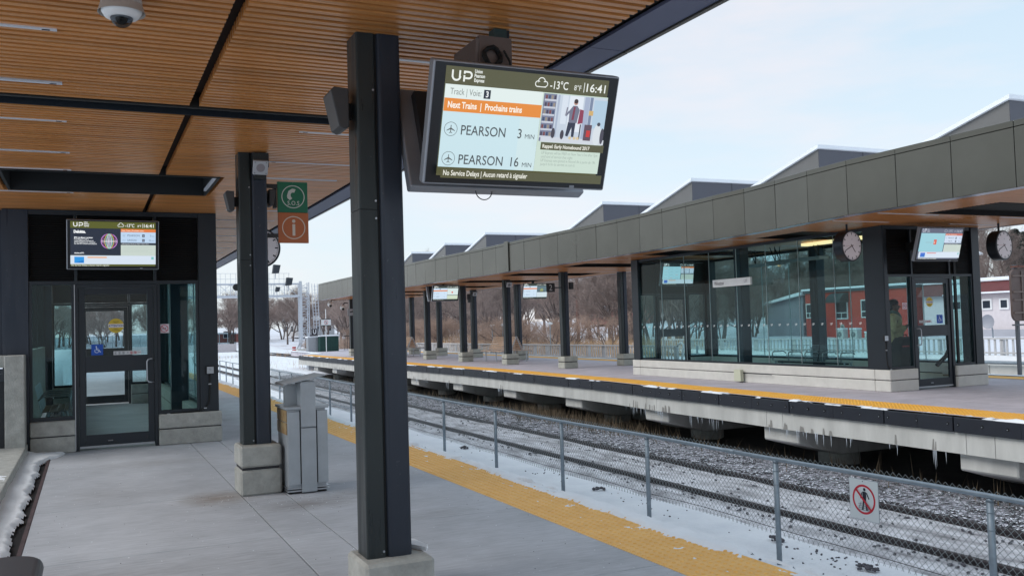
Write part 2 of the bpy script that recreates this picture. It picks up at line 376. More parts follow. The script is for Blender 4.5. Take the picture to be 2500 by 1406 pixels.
def thing(name, label, cat, loc=(0, 0, 0), rz=0, group=None):
    o = bpy.data.objects.new(name, None); COL.objects.link(o); o.empty_display_size = .2
    o.location = loc; o.rotation_euler = (0, 0, rz); return tag(o, label, cat, group)
def kids(o): return [c for c in KIDS.get(o.name, [])] if False else [c for c in bpy.data.objects if c.parent == o]
def dup(root, loc=None, rz=None, label=None, group=None):
    def cp(o, par):
        c = o.copy(); COL.objects.link(c)
        if par is not None: c.parent = par
        for ch in CH[o.name]: cp(ch, c)
        return c
    CH = {}
    allo = list(COL.objects)
    for o in allo: CH[o.name] = []
    for o in allo:
        if o.parent: CH[o.parent.name].append(o)
    c = cp(root, root.parent)
    if loc is not None: c.location = loc
    if rz is not None: c.rotation_euler = (0, 0, rz)
    if label: c['label'] = label
    if group: c['group'] = group
    return c

# flat print: coloured 2-D shapes, x right, y up, joined into one sheet of layers
_fc = {}
def text_polys(txt, size, align='LEFT', bold=0., spacing=1., shear=0.):
    key = (txt, size, align, bold, spacing, shear)
    if key in _fc: return _fc[key]
    cu = bpy.data.curves.new('t', 'FONT'); cu.body = txt; cu.size = size; cu.align_x = align; cu.offset = bold
    cu.space_character = spacing; cu.resolution_u = 3; cu.shear = shear; cu.fill_mode = 'FRONT'
    ob = bpy.data.objects.new('t', cu); COL.objects.link(ob)
    dg = bpy.context.evaluated_depsgraph_get(); me = bpy.data.meshes.new_from_object(ob.evaluated_get(dg))
    vs = [(v.co.x, v.co.y) for v in me.vertices]; fs = [tuple(p.vertices) for p in me.polygons]
    bpy.data.objects.remove(ob); bpy.data.curves.remove(cu); bpy.data.meshes.remove(me)
    _fc[key] = (vs, fs); return vs, fs
def rr_prism(x0, x1, y0, y1, r_, z0, z1, n=4):
    pts = []
    for (cx, cy, a0) in ((x1-r_, y1-r_, 0), (x0+r_, y1-r_, pi/2), (x0+r_, y0+r_, pi), (x1-r_, y0+r_, -pi/2)):
        for k in range(n+1): a = a0+k*pi/2/n; pts.append((cx+r_*math.cos(a), cy+r_*math.sin(a)))
    return MB().prism(pts, z0, z1, 'z')
class Sheet:
    def __init__(s): s.v = []; s.f = []; s.c = []; s.n = 0; s.dz = .0006
    def _add(s, pts, faces, col, layer):
        b = len(s.v); y = -(.0004+s.dz*(layer if layer is not None else s.n))
        s.v += [(p[0], y, p[1]) for p in pts]
        for f in faces: s.f.append(tuple(b+i for i in f)); s.c.append(col)
        if layer is None: s.n += 1
    def rect(s, x0, y0, x1, y1, col, layer=None): s._add([(x0, y0), (x1, y0), (x1, y1), (x0, y1)], [(0, 1, 2, 3)], s2l(*col), layer); return s
    def poly(s, pts, col, layer=None): s._add(pts, [tuple(range(len(pts)))], s2l(*col), layer); return s
    def disc(s, cx, cy, r, col, n=28, layer=None, ry=None):
        ry = ry or r; return s.poly([(cx+r*math.cos(2*pi*k/n), cy+ry*math.sin(2*pi*k/n)) for k in range(n)], col, layer)
    def ring(s, cx, cy, r, wd, col, n=36, layer=None, ry=None, a0=0, a1=2*pi):
        ry = ry or r; pts = []; fs = []; full = abs(a1-a0-2*pi) < 1e-6; m = n if full else n+1
        for k in range(m):
            a = a0+(a1-a0)*k/n; c_, s_ = math.cos(a), math.sin(a)
            pts += [(cx+(r-wd)*c_, cy+(ry-wd)*s_), (cx+r*c_, cy+ry*s_)]
        for k in range(n):
            a = 2*k; b = 2*((k+1) % m); fs.append((a, a+1, b+1, b))
        s._add(pts, fs, s2l(*col), layer); return s
    def line(s, x0, y0, x1, y1, wd, col, layer=None):
        dx, dy = x1-x0, y1-y0; l = math.hypot(dx, dy); nx, ny = -dy/l*wd/2, dx/l*wd/2
        return s.poly([(x0-nx, y0-ny), (x1-nx, y1-ny), (x1+nx, y1+ny), (x0+nx, y0+ny)], col, layer)
    def text(s, x, y, txt, size, col, align='LEFT', bold=0., spacing=1., shear=0., layer=None, fit=None):
        vs, fs = text_polys(txt, size, 'LEFT', bold, spacing, shear)
        if not vs: return s
        x0 = min(v[0] for v in vs); x1 = max(v[0] for v in vs); k = fit/(x1-x0) if fit else .86
        off = {'LEFT': -x0, 'RIGHT': -x1, 'CENTER': -(x0+x1)/2}[align]; vs = [((v[0]+off)*k, v[1]) for v in vs]
        s._add([(x+a, y+b) for a, b in vs], fs, s2l(*col), layer); return s
    def build(s, name, parent, mtx=None, emit=False, label=None, wobble=None):
        v = [tuple(mtx @ Vector(p)) for p in s.v] if mtx is not None else s.v
        me = bpy.data.meshes.new(name); me.from_pydata(v, [], s.f); me.materials.append(DISPLAY if emit else PRINT)
        ca = me.color_attributes.new('Col', 'FLOAT_COLOR', 'CORNER'); i = 0; buf = []
        for f, c in zip(s.f, s.c): buf += [c[0], c[1], c[2], 1.0]*len(f)
        ca.data.foreach_set('color', buf); me.update()
        o = bpy.data.objects.new(name, me); COL.objects.link(o)
        if parent is not None: adopt(o, parent)
        if label: o['label'] = label
        return o
def T(x, y, z, rz=0, rx=0):
    return Matrix.Translation((x, y, z)) @ Matrix.Rotation(rz, 4, 'Z') @ Matrix.Rotation(rx, 4, 'X')
def interp(tab, y):
    if y <= tab[0][0]: return tab[0][1]
    for (a, b), (c, d_) in zip(tab, tab[1:]):
        if y <= c:
            t = (y-a)/(c-a); t = t*t*(3-2*t); return b+(d_-b)*t
    return tab[-1][1]
EX = [(5, 11.25), (12, 11.42), (16, 11.6), (21, 11.9), (28, 12.02), (36, 11.82), (56, 11.8)]
FX = [(5, 11.62), (11.4, 11.75), (15, 12.15), (19.5, 12.35), (27, 12.2), (35.5, 11.95), (56, 11.9)]
ex = lambda y: interp(EX, y)
fx = lambda y: interp(FX, y)
G = -1.3        # ground at track level
# ================================================================ ground
def sm(t): t = max(0, min(1, t)); return t*t*(3-2*t)
def terrain(x, y):
    h = G
    if x < -1.32: return -.12  # unseen snow left of the kerb, set high to bounce light
    if x > 20.5 and 26 < y < 62:
        k = sm((x-20.5)/.6)*sm((y-26)/3)*sm((62-y)/8); h = max(h, G+(1.15)*k)
    if x > 24.8: h = max(h, G+(1.42)*sm((x-24.8)/.4)*sm((125-y)/25))
    if x > 44: h += 3.2*sm((x-44)/40)
    if y > 125: h = max(h, G + .9*sm((y-138)/30) + 2.6*sm((y-170)/120)*1)
    h += .12*noise.noise(Vector((x*.13, y*.13, 0)))*sm((x-24)/6) + (.5*noise.noise(Vector((x*.06, y*.05, 3)))*sm((y-100)/40))
    if 3 < x < 24 and y < 60: pass
    return h
def grid_mesh(xs, ys, fn, name, mt, smooth=True, kind='structure', parent=None):
    mb = MB(); nx = len(xs)
    for y in ys:
        for x in xs: mb.v.append((x, y, fn(x, y)))
    for j in range(len(ys)-1):
        for i in range(nx-1):
            a = j*nx+i; mb.f.append((a, a+1, a+1+nx, a+nx)); mb.mi.append(0)
    return mb.build(name, mt, parent, smooth=smooth, kind=kind)
def frange(a, b, n): return [a+(b-a)*i/n for i in range(n+1)]
xs = frange(-400, -20, 8)+[-16, -8, -4, -1.36, -1.3, -.6, 1.5]+frange(3.6, 20, 20)+frange(20.4, 26, 24)+frange(27, 60, 26)+frange(64, 140, 16)+[180, 260, 400, 700, 1200]
ys = frange(-60, 0, 6)+frange(2, 60, 34)+frange(62, 200, 50)+[215, 240, 280, 340, 450, 700, 1200, 1800]
def gfn(x, y):
    h = terrain(x, y)
    if x > 11.9 and x < 19.0 and y < 57: h -= .1
    return h
gr = grid_mesh(xs, ys, gfn, 'snowy_ground', [GROUNDSNOW, HILLSNOW])
for p in gr.data.polygons:
    c = p.center
    if (c.x > 27 or c.y > 150): p.material_index = 1
# trackbed strip lying on the ground, mixed snow and ballast
grid_mesh(frange(8.0, 10.35, 8), frange(-6, 58, 90), lambda x, y: G+.07+.03*noise.noise(Vector((x*1.3, y*1.1, 1)))-.10*max(0, (8.3-x)/.3), 'trackbed', TRACKSNOW)
BALL = two_tone('ballast_bed', s2l(78, 76, 80), s2l(206, 206, 218), 9, .44, .60, bump=1)
grid_mesh(frange(10.2, 12.2, 8), frange(-6, 58, 120), lambda x, y: G+.03+.05*noise.noise(Vector((x*3, y*3, 2)))+.03*sm((x-10.3)/.6), 'ballast_shoulder', BALL)
grid_mesh(frange(11.9, 19.3, 6), frange(-12, 57, 60), lambda x, y: G+.04+.12*noise.noise(Vector((x*.8, y*.8, 2))), 'earth_under_platform', EARTH)
grid_mesh(frange(-1.3, 3.55, 3), [-14, 60], lambda x, y: G+.02, 'earth_under_near_platform', EARTH)

def stone_mesh(sd):
    r = random.Random(sd); mb = MB()
    for z, rr, n in ((-.5, .75, 4), (.35, .8, 4)):
        for k in range(n):
            a = 2*pi*(k+.5*(z > 0))/n; q = rr*r.uniform(.8, 1.25); mb.v.append((q*math.cos(a), q*math.sin(a), z*r.uniform(.8, 1.2)))
    mb.v.append((0, 0, .8)); 
    for k in range(4):
        j = (k+1) % 4; mb.f += [(k, j, 4+k), (j, 4+j, 4+k), (4+k, 4+j, 8)]; mb.mi += [0]*3
    return mb
SB = [stone_mesh(i) for i in range(7)]
def scatter_stones(name, n, fx_, size, mt, seed, parent=None):
    r = random.Random(seed); mb = MB()
    for i in range(n):
        x, y, z = fx_(r); s = r.uniform(*size); b = SB[r.randrange(7)]; a = r.uniform(0, 6.3); ca, sa = math.cos(a)*s, math.sin(a)*s
        tx, ty = r.uniform(-.4, .4), r.uniform(-.4, .4); base = len(mb.v); sz = s*r.uniform(.6, .95)
        for v in b.v:
            mb.v.append((x+v[0]*ca-v[1]*sa, y+v[0]*sa+v[1]*ca, z+(v[2]+tx*v[0]+ty*v[1])*sz))
        for f in b.f: mb.f.append(tuple(base+q for q in f)); mb.mi.append(0)
    return mb.build(name, mt, parent, kind='stuff')
def near_bias(r, y0, y1): return y0+(y1-y0)*(r.random()**1.7)
def fs1(r):
    y = near_bias(r, 4.5, 55); x = r.uniform(10.2, 11.9); return x, y, G+.05+.05*noise.noise(Vector((x*3, y*3, 2)))
o = scatter_stones('ballast_stones', 13000, fs1, (.018, .042), STONES, 3)
def fs2(r):
    y = near_bias(r, 5, 40); x = r.choice([r.uniform(8.25, 8.55), r.uniform(9.55, 9.95), r.uniform(8.8, 10.0), r.gauss(8.45, .08)]); return x, y, G+.08
scatter_stones('loose_trackbed_stones', 600, fs2, (.012, .032), STONE, 4)
def fs3(r):
    y = near_bias(r, 5, 26); x = r.uniform(6.6, 8.0) if r.random() < .3 else r.gauss(7.75, .12); y = y if r.random() < .5 else r.choice([6.2, 7.9, 8.4, 12.2, 15.5])+r.gauss(0, .22)
    return x, y, G+.005
scatter_stones('dark_debris_on_snow', 130, fs3, (.008, .024), STONE, 5)
def clump(x, y, s, sd):
    r = random.Random(sd)
    def f(_): a = r.uniform(0, 6.3); q = r.random()**.7*s; return x+q*math.cos(a), y+q*math.sin(a)*1.6, G+.02+max(0, .45*s-(q*.4))
    return scatter_stones('frozen_gravel_clump', 22, f, (.015, .038), STONE, sd)
for i, (x, y) in enumerate([(7.72, 7.55), (7.7, 13.3), (7.75, 9.1), (7.8, 19.5)]): clump(x, y, .09, 50+i)

# rails of the near track
tr = thing('railway_track', 'track with two dark steel rails half buried in trodden snow, running past the far platform', 'railway track', (9.35, 10, G))
def rail_profile(x):
    return [(x-.07, G), (x+.07, G), (x+.07, G+.015), (x+.012, G+.03), (x+.012, G+.11), (x+.036, G+.118), (x+.036, G+.145), (x+.03, G+.152), (x-.03, G+.152), (x-.036, G+.145), (x-.036, G+.118), (x-.012, G+.11), (x-.012, G+.03), (x-.07, G+.015)]
for x in (8.62, 10.06):
    MB().prism(rail_profile(x), -8, 85, 'y').build('rail', RAIL, tr)
tr2 = thing('railway_track', 'pair of snow covered rails crossing the open snow beyond the end of the far platform', 'railway track', (20.6, 90, G))
for x in (19.9, 21.34):
    MB().prism([(a-8.62+x, b) for a, b in rail_profile(8.62)], 62, 260, 'y').build('rail', RAIL, tr2)
tr3 = thing('railway_track', 'far rails just before the long retaining wall at the left', 'railway track', (5, 120, G))
for x in (8.62, 10.06):
    mb = MB(); mb.tube([(x, 85, G+.08), (x+2.2, 110, G+.08), (x+6, 140, G+.08), (x+11, 170, G+.1)], .05, 4).build('rail', RAIL, tr3)

# ================================================================ near platform
pf = MB(); pf.box(-.44, 3.70, -8, 60, G, -.05); pf.box(3.701, 3.80, -8, 60, -.22, -.02)
near = pf.build('near_platform', [mat('slab_edge_concrete', s2l(150, 152, 160), .9, var=.15)], kind='structure')
slabbase = MB().box(-.44, 3.17, -8, 60, -.049, -.012).build('joint_bed', mat('joint_dark', s2l(52, 52, 56), .9), near)
cells = [(-.43, 1.270), (1.280, 1.650), (1.660, 3.178)]
pitch = 2.06; yy = -1.4
while yy < 60:
    for (a, b) in cells:
        mb = MB().box(a, b, yy+.004, min(60, yy+pitch)-.004, -.04, 0); mb.build('paving_slab', FLOOR, near, bevel=.002, seg=1)
    yy += pitch
# tactile tiles with truncated domes
def tile_mesh(w_, l_, nx, ny, r_=.0125, h=.005):
    mb = MB(); mb.box(.001, w_-.001, .001, l_-.001, -.02, .002)
    for i in range(nx):
        for j in range(ny):
            x = (i+.5)*w_/nx; y = (j+.5)*l_/ny; b = len(mb.v)
            for rr, z in ((r_, .002), (r_*.6, .002+h)):
                for k in range(6): mb.v.append((x+rr*math.cos(k*pi/3), y+rr*math.sin(k*pi/3), z))
            for k in range(6):
                j2 = (k+1) % 6; mb.f.append((b+k, b+j2, b+6+j2, b+6+k)); mb.mi.append(0)
            mb.f.append(tuple(b+6+k for k in range(6))); mb.mi.append(0)
    return mb
tm = tile_mesh(.57, .6, 9, 10, .0165, .0075).mesh('tactile_tile', YELLOW)
for k in range(96):
    piece('tactile_tile', tm, near, (3.18, -.6+k*.6, -.0015+R.uniform(-.0008, .0008)))
# snow lying on the platform lip, ragged over the tiles
def snow_sheet(name, x0, x1, y0, y1, dx, dy, hfn, parent=None, mt=SNOW, kind='stuff'):
    nx = int((x1-x0)/dx); ny = int((y1-y0)/dy); mb = MB(); idx = {}
    H = [[hfn(x0+(x1-x0)*i/nx, y0+(y1-y0)*j/ny) for i in range(nx+1)] for j in range(ny+1)]
    for j in range(ny):
        for i in range(nx):
            if max(H[j][i], H[j][i+1], H[j+1][i], H[j+1][i+1]) <= 0: continue
            q = []
            for (a, b) in ((i, j), (i+1, j), (i+1, j+1), (i, j+1)):
                if (a, b) not in idx: idx[(a, b)] = len(mb.v); mb.v.append((x0+(x1-x0)*a/nx, y0+(y1-y0)*b/ny, H[b][a]))
                q.append(idx[(a, b)])
            mb.f.append(tuple(q)); mb.mi.append(0)
    return mb.build(name, mt, parent, smooth=True, kind=kind)
def N2(x, y, s): return noise.noise(Vector((x*s, y*s, 7.3)))
def lip(x, y):
    edge = 3.665 - .05*sm((y-12)/18) + .07*N2(x*.2, y, .9) + .045*N2(x, y, 5) + .03*N2(x, y, 17)
    t = (x-edge)/.1
    if x > 3.84: return .006 - (x-3.84)*1.2 + .02*N2(x, y, 9)
    gap = N2(x, y*.6, 2.1)
    if x > 3.72 and gap > .28: return -.01
    return -.006 + .03*sm(t) + .010*N2(x, y, 8) + .006*N2(x, y, 30)
snow_sheet('snow_on_platform_edge', 3.42, 3.86, 2.6, 22, .016, .022, lip)
snow_sheet('snow_on_platform_edge', 3.42, 3.86, 22, 58, .04, .07, lip)
def lip2(x, y): return -.012 + .02*N2(x, y, 14)*(.4+.6*N2(x, y, 1.2)) + .004*sm((x-3.3)/.4)
snow_sheet('snow_dust_on_tactile_tiles', 3.2, 3.66, 2.8, 14, .012, .012, lambda x, y: lip2(x, y)+.004, mt=BRUSHM)
# gutter, kerb and snow on the left
MB().box(-.462, -.432, -3, 13.29, -.04, .004).build('gutter_edge_strip', mat('rusty_edge', s2l(74, 58, 60), .8, var=.3), near)
MB().box(-.72, -.463, -3, 13.29, -.5, -.03).build('gutter', mat('gutter_dark', s2l(30, 28, 30), .9), kind='structure')
kerb = thing('concrete_kerb', 'low concrete kerb with snow on it along the left side of the platform', 'kerb', (-.8, 8, 0))
for k in range(4): MB().box(-1.30, -.71, -3+k*4.1, -3+k*4.1+4.09, -.4, .15).build('kerb_stone', CONCB, kerb, bevel=.012)
def gut(x, y):
    edge = -.505 + .04*N2(x*.3, y, 1.3)+.045*N2(x, y, 4)+.018*N2(x, y, 13) + (.22*sm((y-12.2)/1.0))
    t = (edge-x)/.06
    return -.02 + .05*sm(t) + .024*N2(x, y, 2.6)*sm(t) + .005*N2(x, y, 12) + .05*max(0, (-.6-x)/.1)*.5
snow_sheet('snow_drift_in_gutter', -.72, -.12, 4.0, 13.28, .014, .022, lambda x, y: gut(x, y) if x < -.44 or y > 12.3 else -.01)
snow_sheet('snow_on_kerb', -1.28, -.74, 5, 13.2, .03, .05, lambda x, y: .15+(-.02+.05*N2(x, y, 1.7)+.015*N2(x, y, 9)) if N2(x, y, 1.7) > .1 else -.0)

# ================================================================ far platform
far = MB()
ysec = frange(-10, 56.5, 76)
for a, b in zip(ysec, ysec[1:]):
    far.quad((ex(a)+.02, a, 0), (19.1, a, 0), (19.1, b, 0), (ex(b)+.02, b, 0))
    far.quad((19.1, a, -.35), (ex(a)+.02, a, -.35), (ex(b)+.02, b, -.35), (19.1, b, -.35))
    far.quad((19.1, a, -.35), (19.1, b, -.35), (19.1, b, 0), (19.1, a, 0))
farp = far.build('far_platform', FLOORF, kind='structure')
mb = MB()
mb.prism([(11.82, 56.51), (19.1, 56.51), (19.1, 70), (14.0, 70), (13.7, 60.5)], -.36, 0, 'z'); mb.build('end_slab', FLOORF, farp)
SNOWP = MB(); SNOWP.prism([(12.2, 56.9), (13.3, 56.9), (13.75, 60.2), (14.1, 69.8), (13.9, 69.8), (13.6, 60.5)], .003, .05, 'z'); SNOWP.build('snow_on_end_slab', SNOW, kind='stuff')
YT = [-8+i*.6 for i in range(107)]
ft = tile_mesh(.72, .598, 10, 8, .018, .006).mesh('far_tactile_tile', YELLOWD)
for y in YT:
    if y > 56: break
    o = piece('tactile_tile', ft, farp, (ex(y)+.1, y, .003), rz=-math.atan2(ex(y+.6)-ex(y), .6))
mb = MB()
for a, b in zip(ysec, ysec[1:]): mb.quad((18.15, a, .006), (18.8, a, .006), (18.8, b, .006), (18.15, b, .006))
mb.build('far_side_tactile_strip', YELLOWD, farp)
mb = MB()
for a, b in zip(ysec, ysec[1:]): mb.quad((18.83, a, .02), (19.12, a, .02), (19.12, b, .02), (18.83, b, .02))
mb.build('far_side_edge_snow', SNOW, farp, kind='stuff')
def fedge(x, y):
    e_ = ex(y); return .0+ (-.008+.03*N2(x, y*.5, 3)+.02*N2(x, y, 11)) if abs(x-e_-.055) < .075 else -.02
snow_sheet('snow_on_far_platform_edge', 11.2, 12.2, 5, 56, .03, .09, fedge)
# rub boards, edge beams, pier caps, piers
PY = [4.55+4.37*i for i in range(13)]
def seg_box(mb, y0, y1, o0, o1, z0, z1):
    a, b = ex(y0), ex(y1); n = len(mb.v)
    mb.v += [(a+o0, y0, z0), (a+o1, y0, z0), (b+o1, y1, z0), (b+o0, y1, z0), (a+o0, y0, z1), (a+o1, y0, z1), (b+o1, y1, z1), (b+o0, y1, z1)]
    for q in ((0, 3, 2, 1), (4, 5, 6, 7), (0, 1, 5, 4), (1, 2, 6, 5), (2, 3, 7, 6), (3, 0, 4, 7)): mb.f.append(tuple(n+i for i in q)); mb.mi.append(mb.c)
y = -2.0; k = 0
while y < 56:
    ln = 2.18 if k % 3 else 1.3
    mb = MB(); h = y
    q = min(y+ln, 56.4)
    m_ = (y+q)/2
    seg_box(mb, y+.012, m_, -.06, .02, -.235, -.018); seg_box(mb, m_, q-.012, -.06, .02, -.235, -.018)
    rb = mb.build('rub_board', RUBBER, farp, bevel=.008, seg=1)
    bm = MB(); n = max(3, int(ln/.36))
    for i in range(n):
        yb = y+.09+(ln-.18)*i/(n-1); bm.tube([(ex(yb)-.0625, yb, -.12), (ex(yb)-.05, yb, -.12)], .026, 8)
    bm.build('bolt_holes', VOIDM, rb, kind='stuff'); bm = MB(); [bm.tube([(ex(q)-.066, q+.006, -.123), (ex(q)-.06, q+.006, -.123)], .009, 6) for q in [y+.09+(ln-.18)*i/(n-1) for i in range(n)]]; bm.build('bolt_heads', ALU, rb, kind='stuff'); y = q; k += 1
for i in range(len(PY)-1):
    y0, y1 = PY[i]+.24, PY[i+1]-.24
    mb = MB(); yy0 = y0
    for j in range(3):
        seg_box(mb, y0+(y1-y0)*j/3, y0+(y1-y0)*(j+1)/3, 0, .35, -.545, -.236)
    mb.build('edge_beam', BEAMC, farp)
    mb = MB(); seg_box(mb, PY[i]-.23, PY[i]+.23, 0, .35, -.545, -.236); mb.build('edge_beam', BEAMC, farp)
for i, y in enumerate(PY[:-1]):
    e_ = ex(y)+.13; mb = MB()
    mb.prism([(e_, -.55), (e_, -.80), (e_+1.0, -1.07), (17.9, -1.07), (18.9, -.80), (18.9, -.55)], y-.46, y+.46, 'y')
    mb.build('pier_cap', BEAMC, farp, bevel=.02, seg=1)
    for xx in (e_+1.4, 17.2):
        mb = MB(); mb.tube([(xx, y, -1.5), (xx, y, -1.06)], .38, 24); mb.build('pier', CONCB, farp, smooth=False)
for (y, w_) in ((17.2+4.37*1.0, .5), (19.6, .5)):
    mb = MB(); mb.box(13.9, 14.1, y, y+.48, -1.4, -.56); mb.box(13.9, 14.1, y+.53, y+1.0, -1.4, -.56); mb.build('service_panel', CONCB, farp)
icm = []
for sd in range(5):
    r = random.Random(sd+90); mb = MB(); l = r.uniform(.12, .2)
    mb.tube([(0, 0, .02), (.004, .003, -l*.4), (0, -.003, -l)], [.011, .007, .001], 6, caps=False); icm.append(mb.mesh('icicle', ICE, True))
r = random.Random(5)
cent = [r.uniform(6.5, 50) for _ in range(24)]+[9.8, 10.6, 12.1, 13.0, 15.2, 15.4, 17.6, 17.9, 18.4]
for c in cent:
    for _ in range(r.randint(1, 5)):
        y = c+r.gauss(0, .16); o = piece('icicle', r.choice(icm), farp, (ex(y)+.01, y, -.546), rz=r.uniform(0, 6)); s_ = r.uniform(.4, 1.5)
        o.scale = (r.uniform(.5, .95), r.uniform(.5, .95), s_*1.1)
# damp drips down the edge beams
DAMP = mat('damp_streak', s2l(142, 139, 134), .5)
mb = MB()
for c in cent:
    for _ in range(3):
        y = c+r.gauss(0, .15); h = r.uniform(.04, .17); w_ = r.uniform(.015, .05)
        mb.quad((ex(y)-.0015, y-w_, -.54), (ex(y)-.0015, y+w_, -.54), (ex(y)-.0015, y+w_*.5, -.54+h), (ex(y)-.0015, y-w_*.6, -.54+h*.9))
mb.build('damp_streaks', DAMP, farp, kind='stuff')

# ================================================================ chain link fence between the tracks
FXX = 7.08; fence = thing('chain_link_fence', 'long galvanised chain link fence standing in the snow between the tracks', 'fence', (FXX, 20, G))
posts = [5.5-.0, 8.22, 10.86, 13.4, 16.1, 18.9, 21.5, 24.1, 26.7, 29.3, 32.9, 35.4, 37.8, 40.4, 43.1, 45.8, 48.4, 51.0, 53.6, 56.3]
pm = MB(); pm.tube([(0, 0, -.02), (0, 0, 1.15)], .031, 12); pm.tube([(0, 0, 1.15), (0, 0, 1.175)], [.036, .02], 12)
for z in (.3, .62, .9, 1.05): pm.tube([(0, 0, z), (0, 0, z+.008)], .0335, 12)
pmm = pm.mesh('post', ZINC, True)
for y in [2.8]+posts:
    piece('post', pmm, fence, (FXX, y, G-.0))
top = -.11
def topz(y): return top+.006*math.sin(y*1.3)
y = 2.0
cuts = [2.0, 9.0, 15.6, 22, 28.5, 35, 41.5, 48, 56.3]
for a, b in zip(cuts, cuts[1:]):
    mb = MB(); mb.tube([(FXX, a+(b-a)*i/10, topz(a+(b-a)*i/10)) for i in range(11)], .024, 10)
    tr_ = mb.build('top_rail', ZINC, fence, smooth=True)
    MB().tube([(FXX, b-.06, topz(b)), (FXX, b+.09, topz(b))], .0285, 10).build('coupling', ZINC, tr_, smooth=True)
for a, b in ((26.7, 56.3),):
    for z in (-.48, -.85):
        MB().tube([(FXX+.0, a, z), (FXX, b, z)], .017, 6).build('mid_rail', ZINC, fence)
# woven wire diamonds
mb = MB(); p = .075; zb, zt = -.945, -.055; nr = 24; hz = (zt-zb)/nr
k = 0; y = 2.0; xw = FXX+.034
def wpt(kk, row):
    y_ = 2.0+kk*p + (p/2 if row % 2 else 0)
    z_ = zb+row*hz + .008*math.sin(y_*2.1)+.03*N2(y_*.3, 0, 1)*(1-row/nr)
    return (xw+(.003 if row % 2 else -.003)+.02*N2(y_*.5, row*.1, 1.3)*(1-row/nr), y_, z_)
def seg3(a, b, r_):
    a, b = Vector(a), Vector(b); t = (b-a).normalized(); u = Vector((1, 0, 0)); v = t.cross(u).normalized()*r_; u = u*r_; n = len(mb.v)
    for q in (a, b):
        for an in (0, 2.094, 4.189): mb.v.append(tuple(q+u*math.cos(an)+v*math.sin(an)))
    for i in range(3): j = (i+1) % 3; mb.f.append((n+i, n+j, n+3+j, n+3+i)); mb.mi.append(0)
nk = int((40-2.0)/p)
for kk in range(nk):
    for row in range(nr):
        a = wpt(kk, row)
        if row % 2 == 0: seg3(a, wpt(kk, row+1), .0028); seg3(a, wpt(kk-1, row+1), .0028)
        else: seg3(a, wpt(kk, row+1), .0028); seg3(a, wpt(kk+1, row+1), .0028)
    # barbs hanging below
    a = wpt(kk, 0); seg3(a, (a[0], a[1]-.012, a[2]-.035), .0026); seg3(a, (a[0], a[1]+.012, a[2]-.035), .0026)
mb.build('chain_link_mesh', WIRE, fence, kind='stuff')
MB().tube([wpt(kk, 1) for kk in range(0, nk, 6)], .004, 5).build('tension_wire', RAIL, fence)
# no trespassing sign on it
ns = thing('warning_sign', 'square white sign with a crossed out walking figure on the chain link fence', 'sign', (7.03, 6.88, -.35), 0)
MB().box(7.03, 7.034, 6.69, 7.07, -.56, -.15).build('plate', ALU, ns, bevel=.001, seg=1)
s = Sheet(); W2, H2 = .185, .2
s.rect(-W2, -H2, W2, H2, (208, 212, 212))
s.ring(0, .005, .148, .022, (190, 34, 52))
s.disc(.012, .105, .016, (28, 32, 44)); s.poly([(-.012, .085), (.03, .085), (.035, .04), (.028, 0), (-.01, 0), (-.014, .04)], (28, 32, 44))
s.poly([(.028, .08), (.045, .075), (.075, .02), (.063, .012)], (28, 32, 44)); s.poly([(-.012, .08), (-.026, .07), (-.046, .015), (-.034, .01)], (28, 32, 44))
s.poly([(-.01, .002), (.012, .002), (.002, -.05), (-.008, -.1), (-.03, -.1), (-.016, -.05)], (28, 32, 44)); s.poly([(.008, .002), (.028, .002), (.042, -.05), (.05, -.1), (.028, -.1), (.02, -.05)], (28, 32, 44))
for i in range(4): s.line(-.07, -.1+i*.02, .07, -.1+i*.02, .004, (120, 124, 130))
s.line(-.07, -.1, -.03, -.02, .006, (120, 124, 130)); s.line(.07, -.1, .03, -.02, .006, (120, 124, 130))
s.line(-.1, .105, .1, -.095, .022, (190, 34, 52))
s.disc(0, .185, .006, (60, 62, 66)); s.disc(0, -.185, .006, (60, 62, 66))
s.build('sign_face', ns, T(7.0295, 6.88, -.355, -pi/2))
# ================================================================ near canopy
CZ = 3.2
can = thing('platform_canopy', 'near platform canopy with orange brown slatted wood ceiling and blue grey edge trim', 'canopy', (1, 10, CZ))
SLOTY = (7.14, 7.40); WELL = (10.32, 11.72, -.80, 1.34)
MB().box(-1.45, 2.75, .5, SLOTY[0], CZ+.10, CZ+.9).build('roof_deck', PLEN, can)
MB().box(-1.45, 2.75, SLOTY[1], WELL[0], CZ+.10, CZ+.9).build('roof_deck', PLEN, can)
MB().box(-1.45, WELL[2], WELL[0]+.001, WELL[1]-.001, CZ+.10, CZ+.9).build('roof_deck', PLEN, can)
MB().box(WELL[3], 2.75, WELL[0]+.001, WELL[1]-.001, CZ+.10, CZ+.9).build('roof_deck', PLEN, can)
MB().box(-1.45, 2.75, WELL[1], 36, CZ+.10, CZ+.9).build('roof_deck', PLEN, can)
MB().box(-1.5, 2.95, .4, 36.1, CZ+.905, CZ+1.0).build('roof_sheet', SNOWR, can)
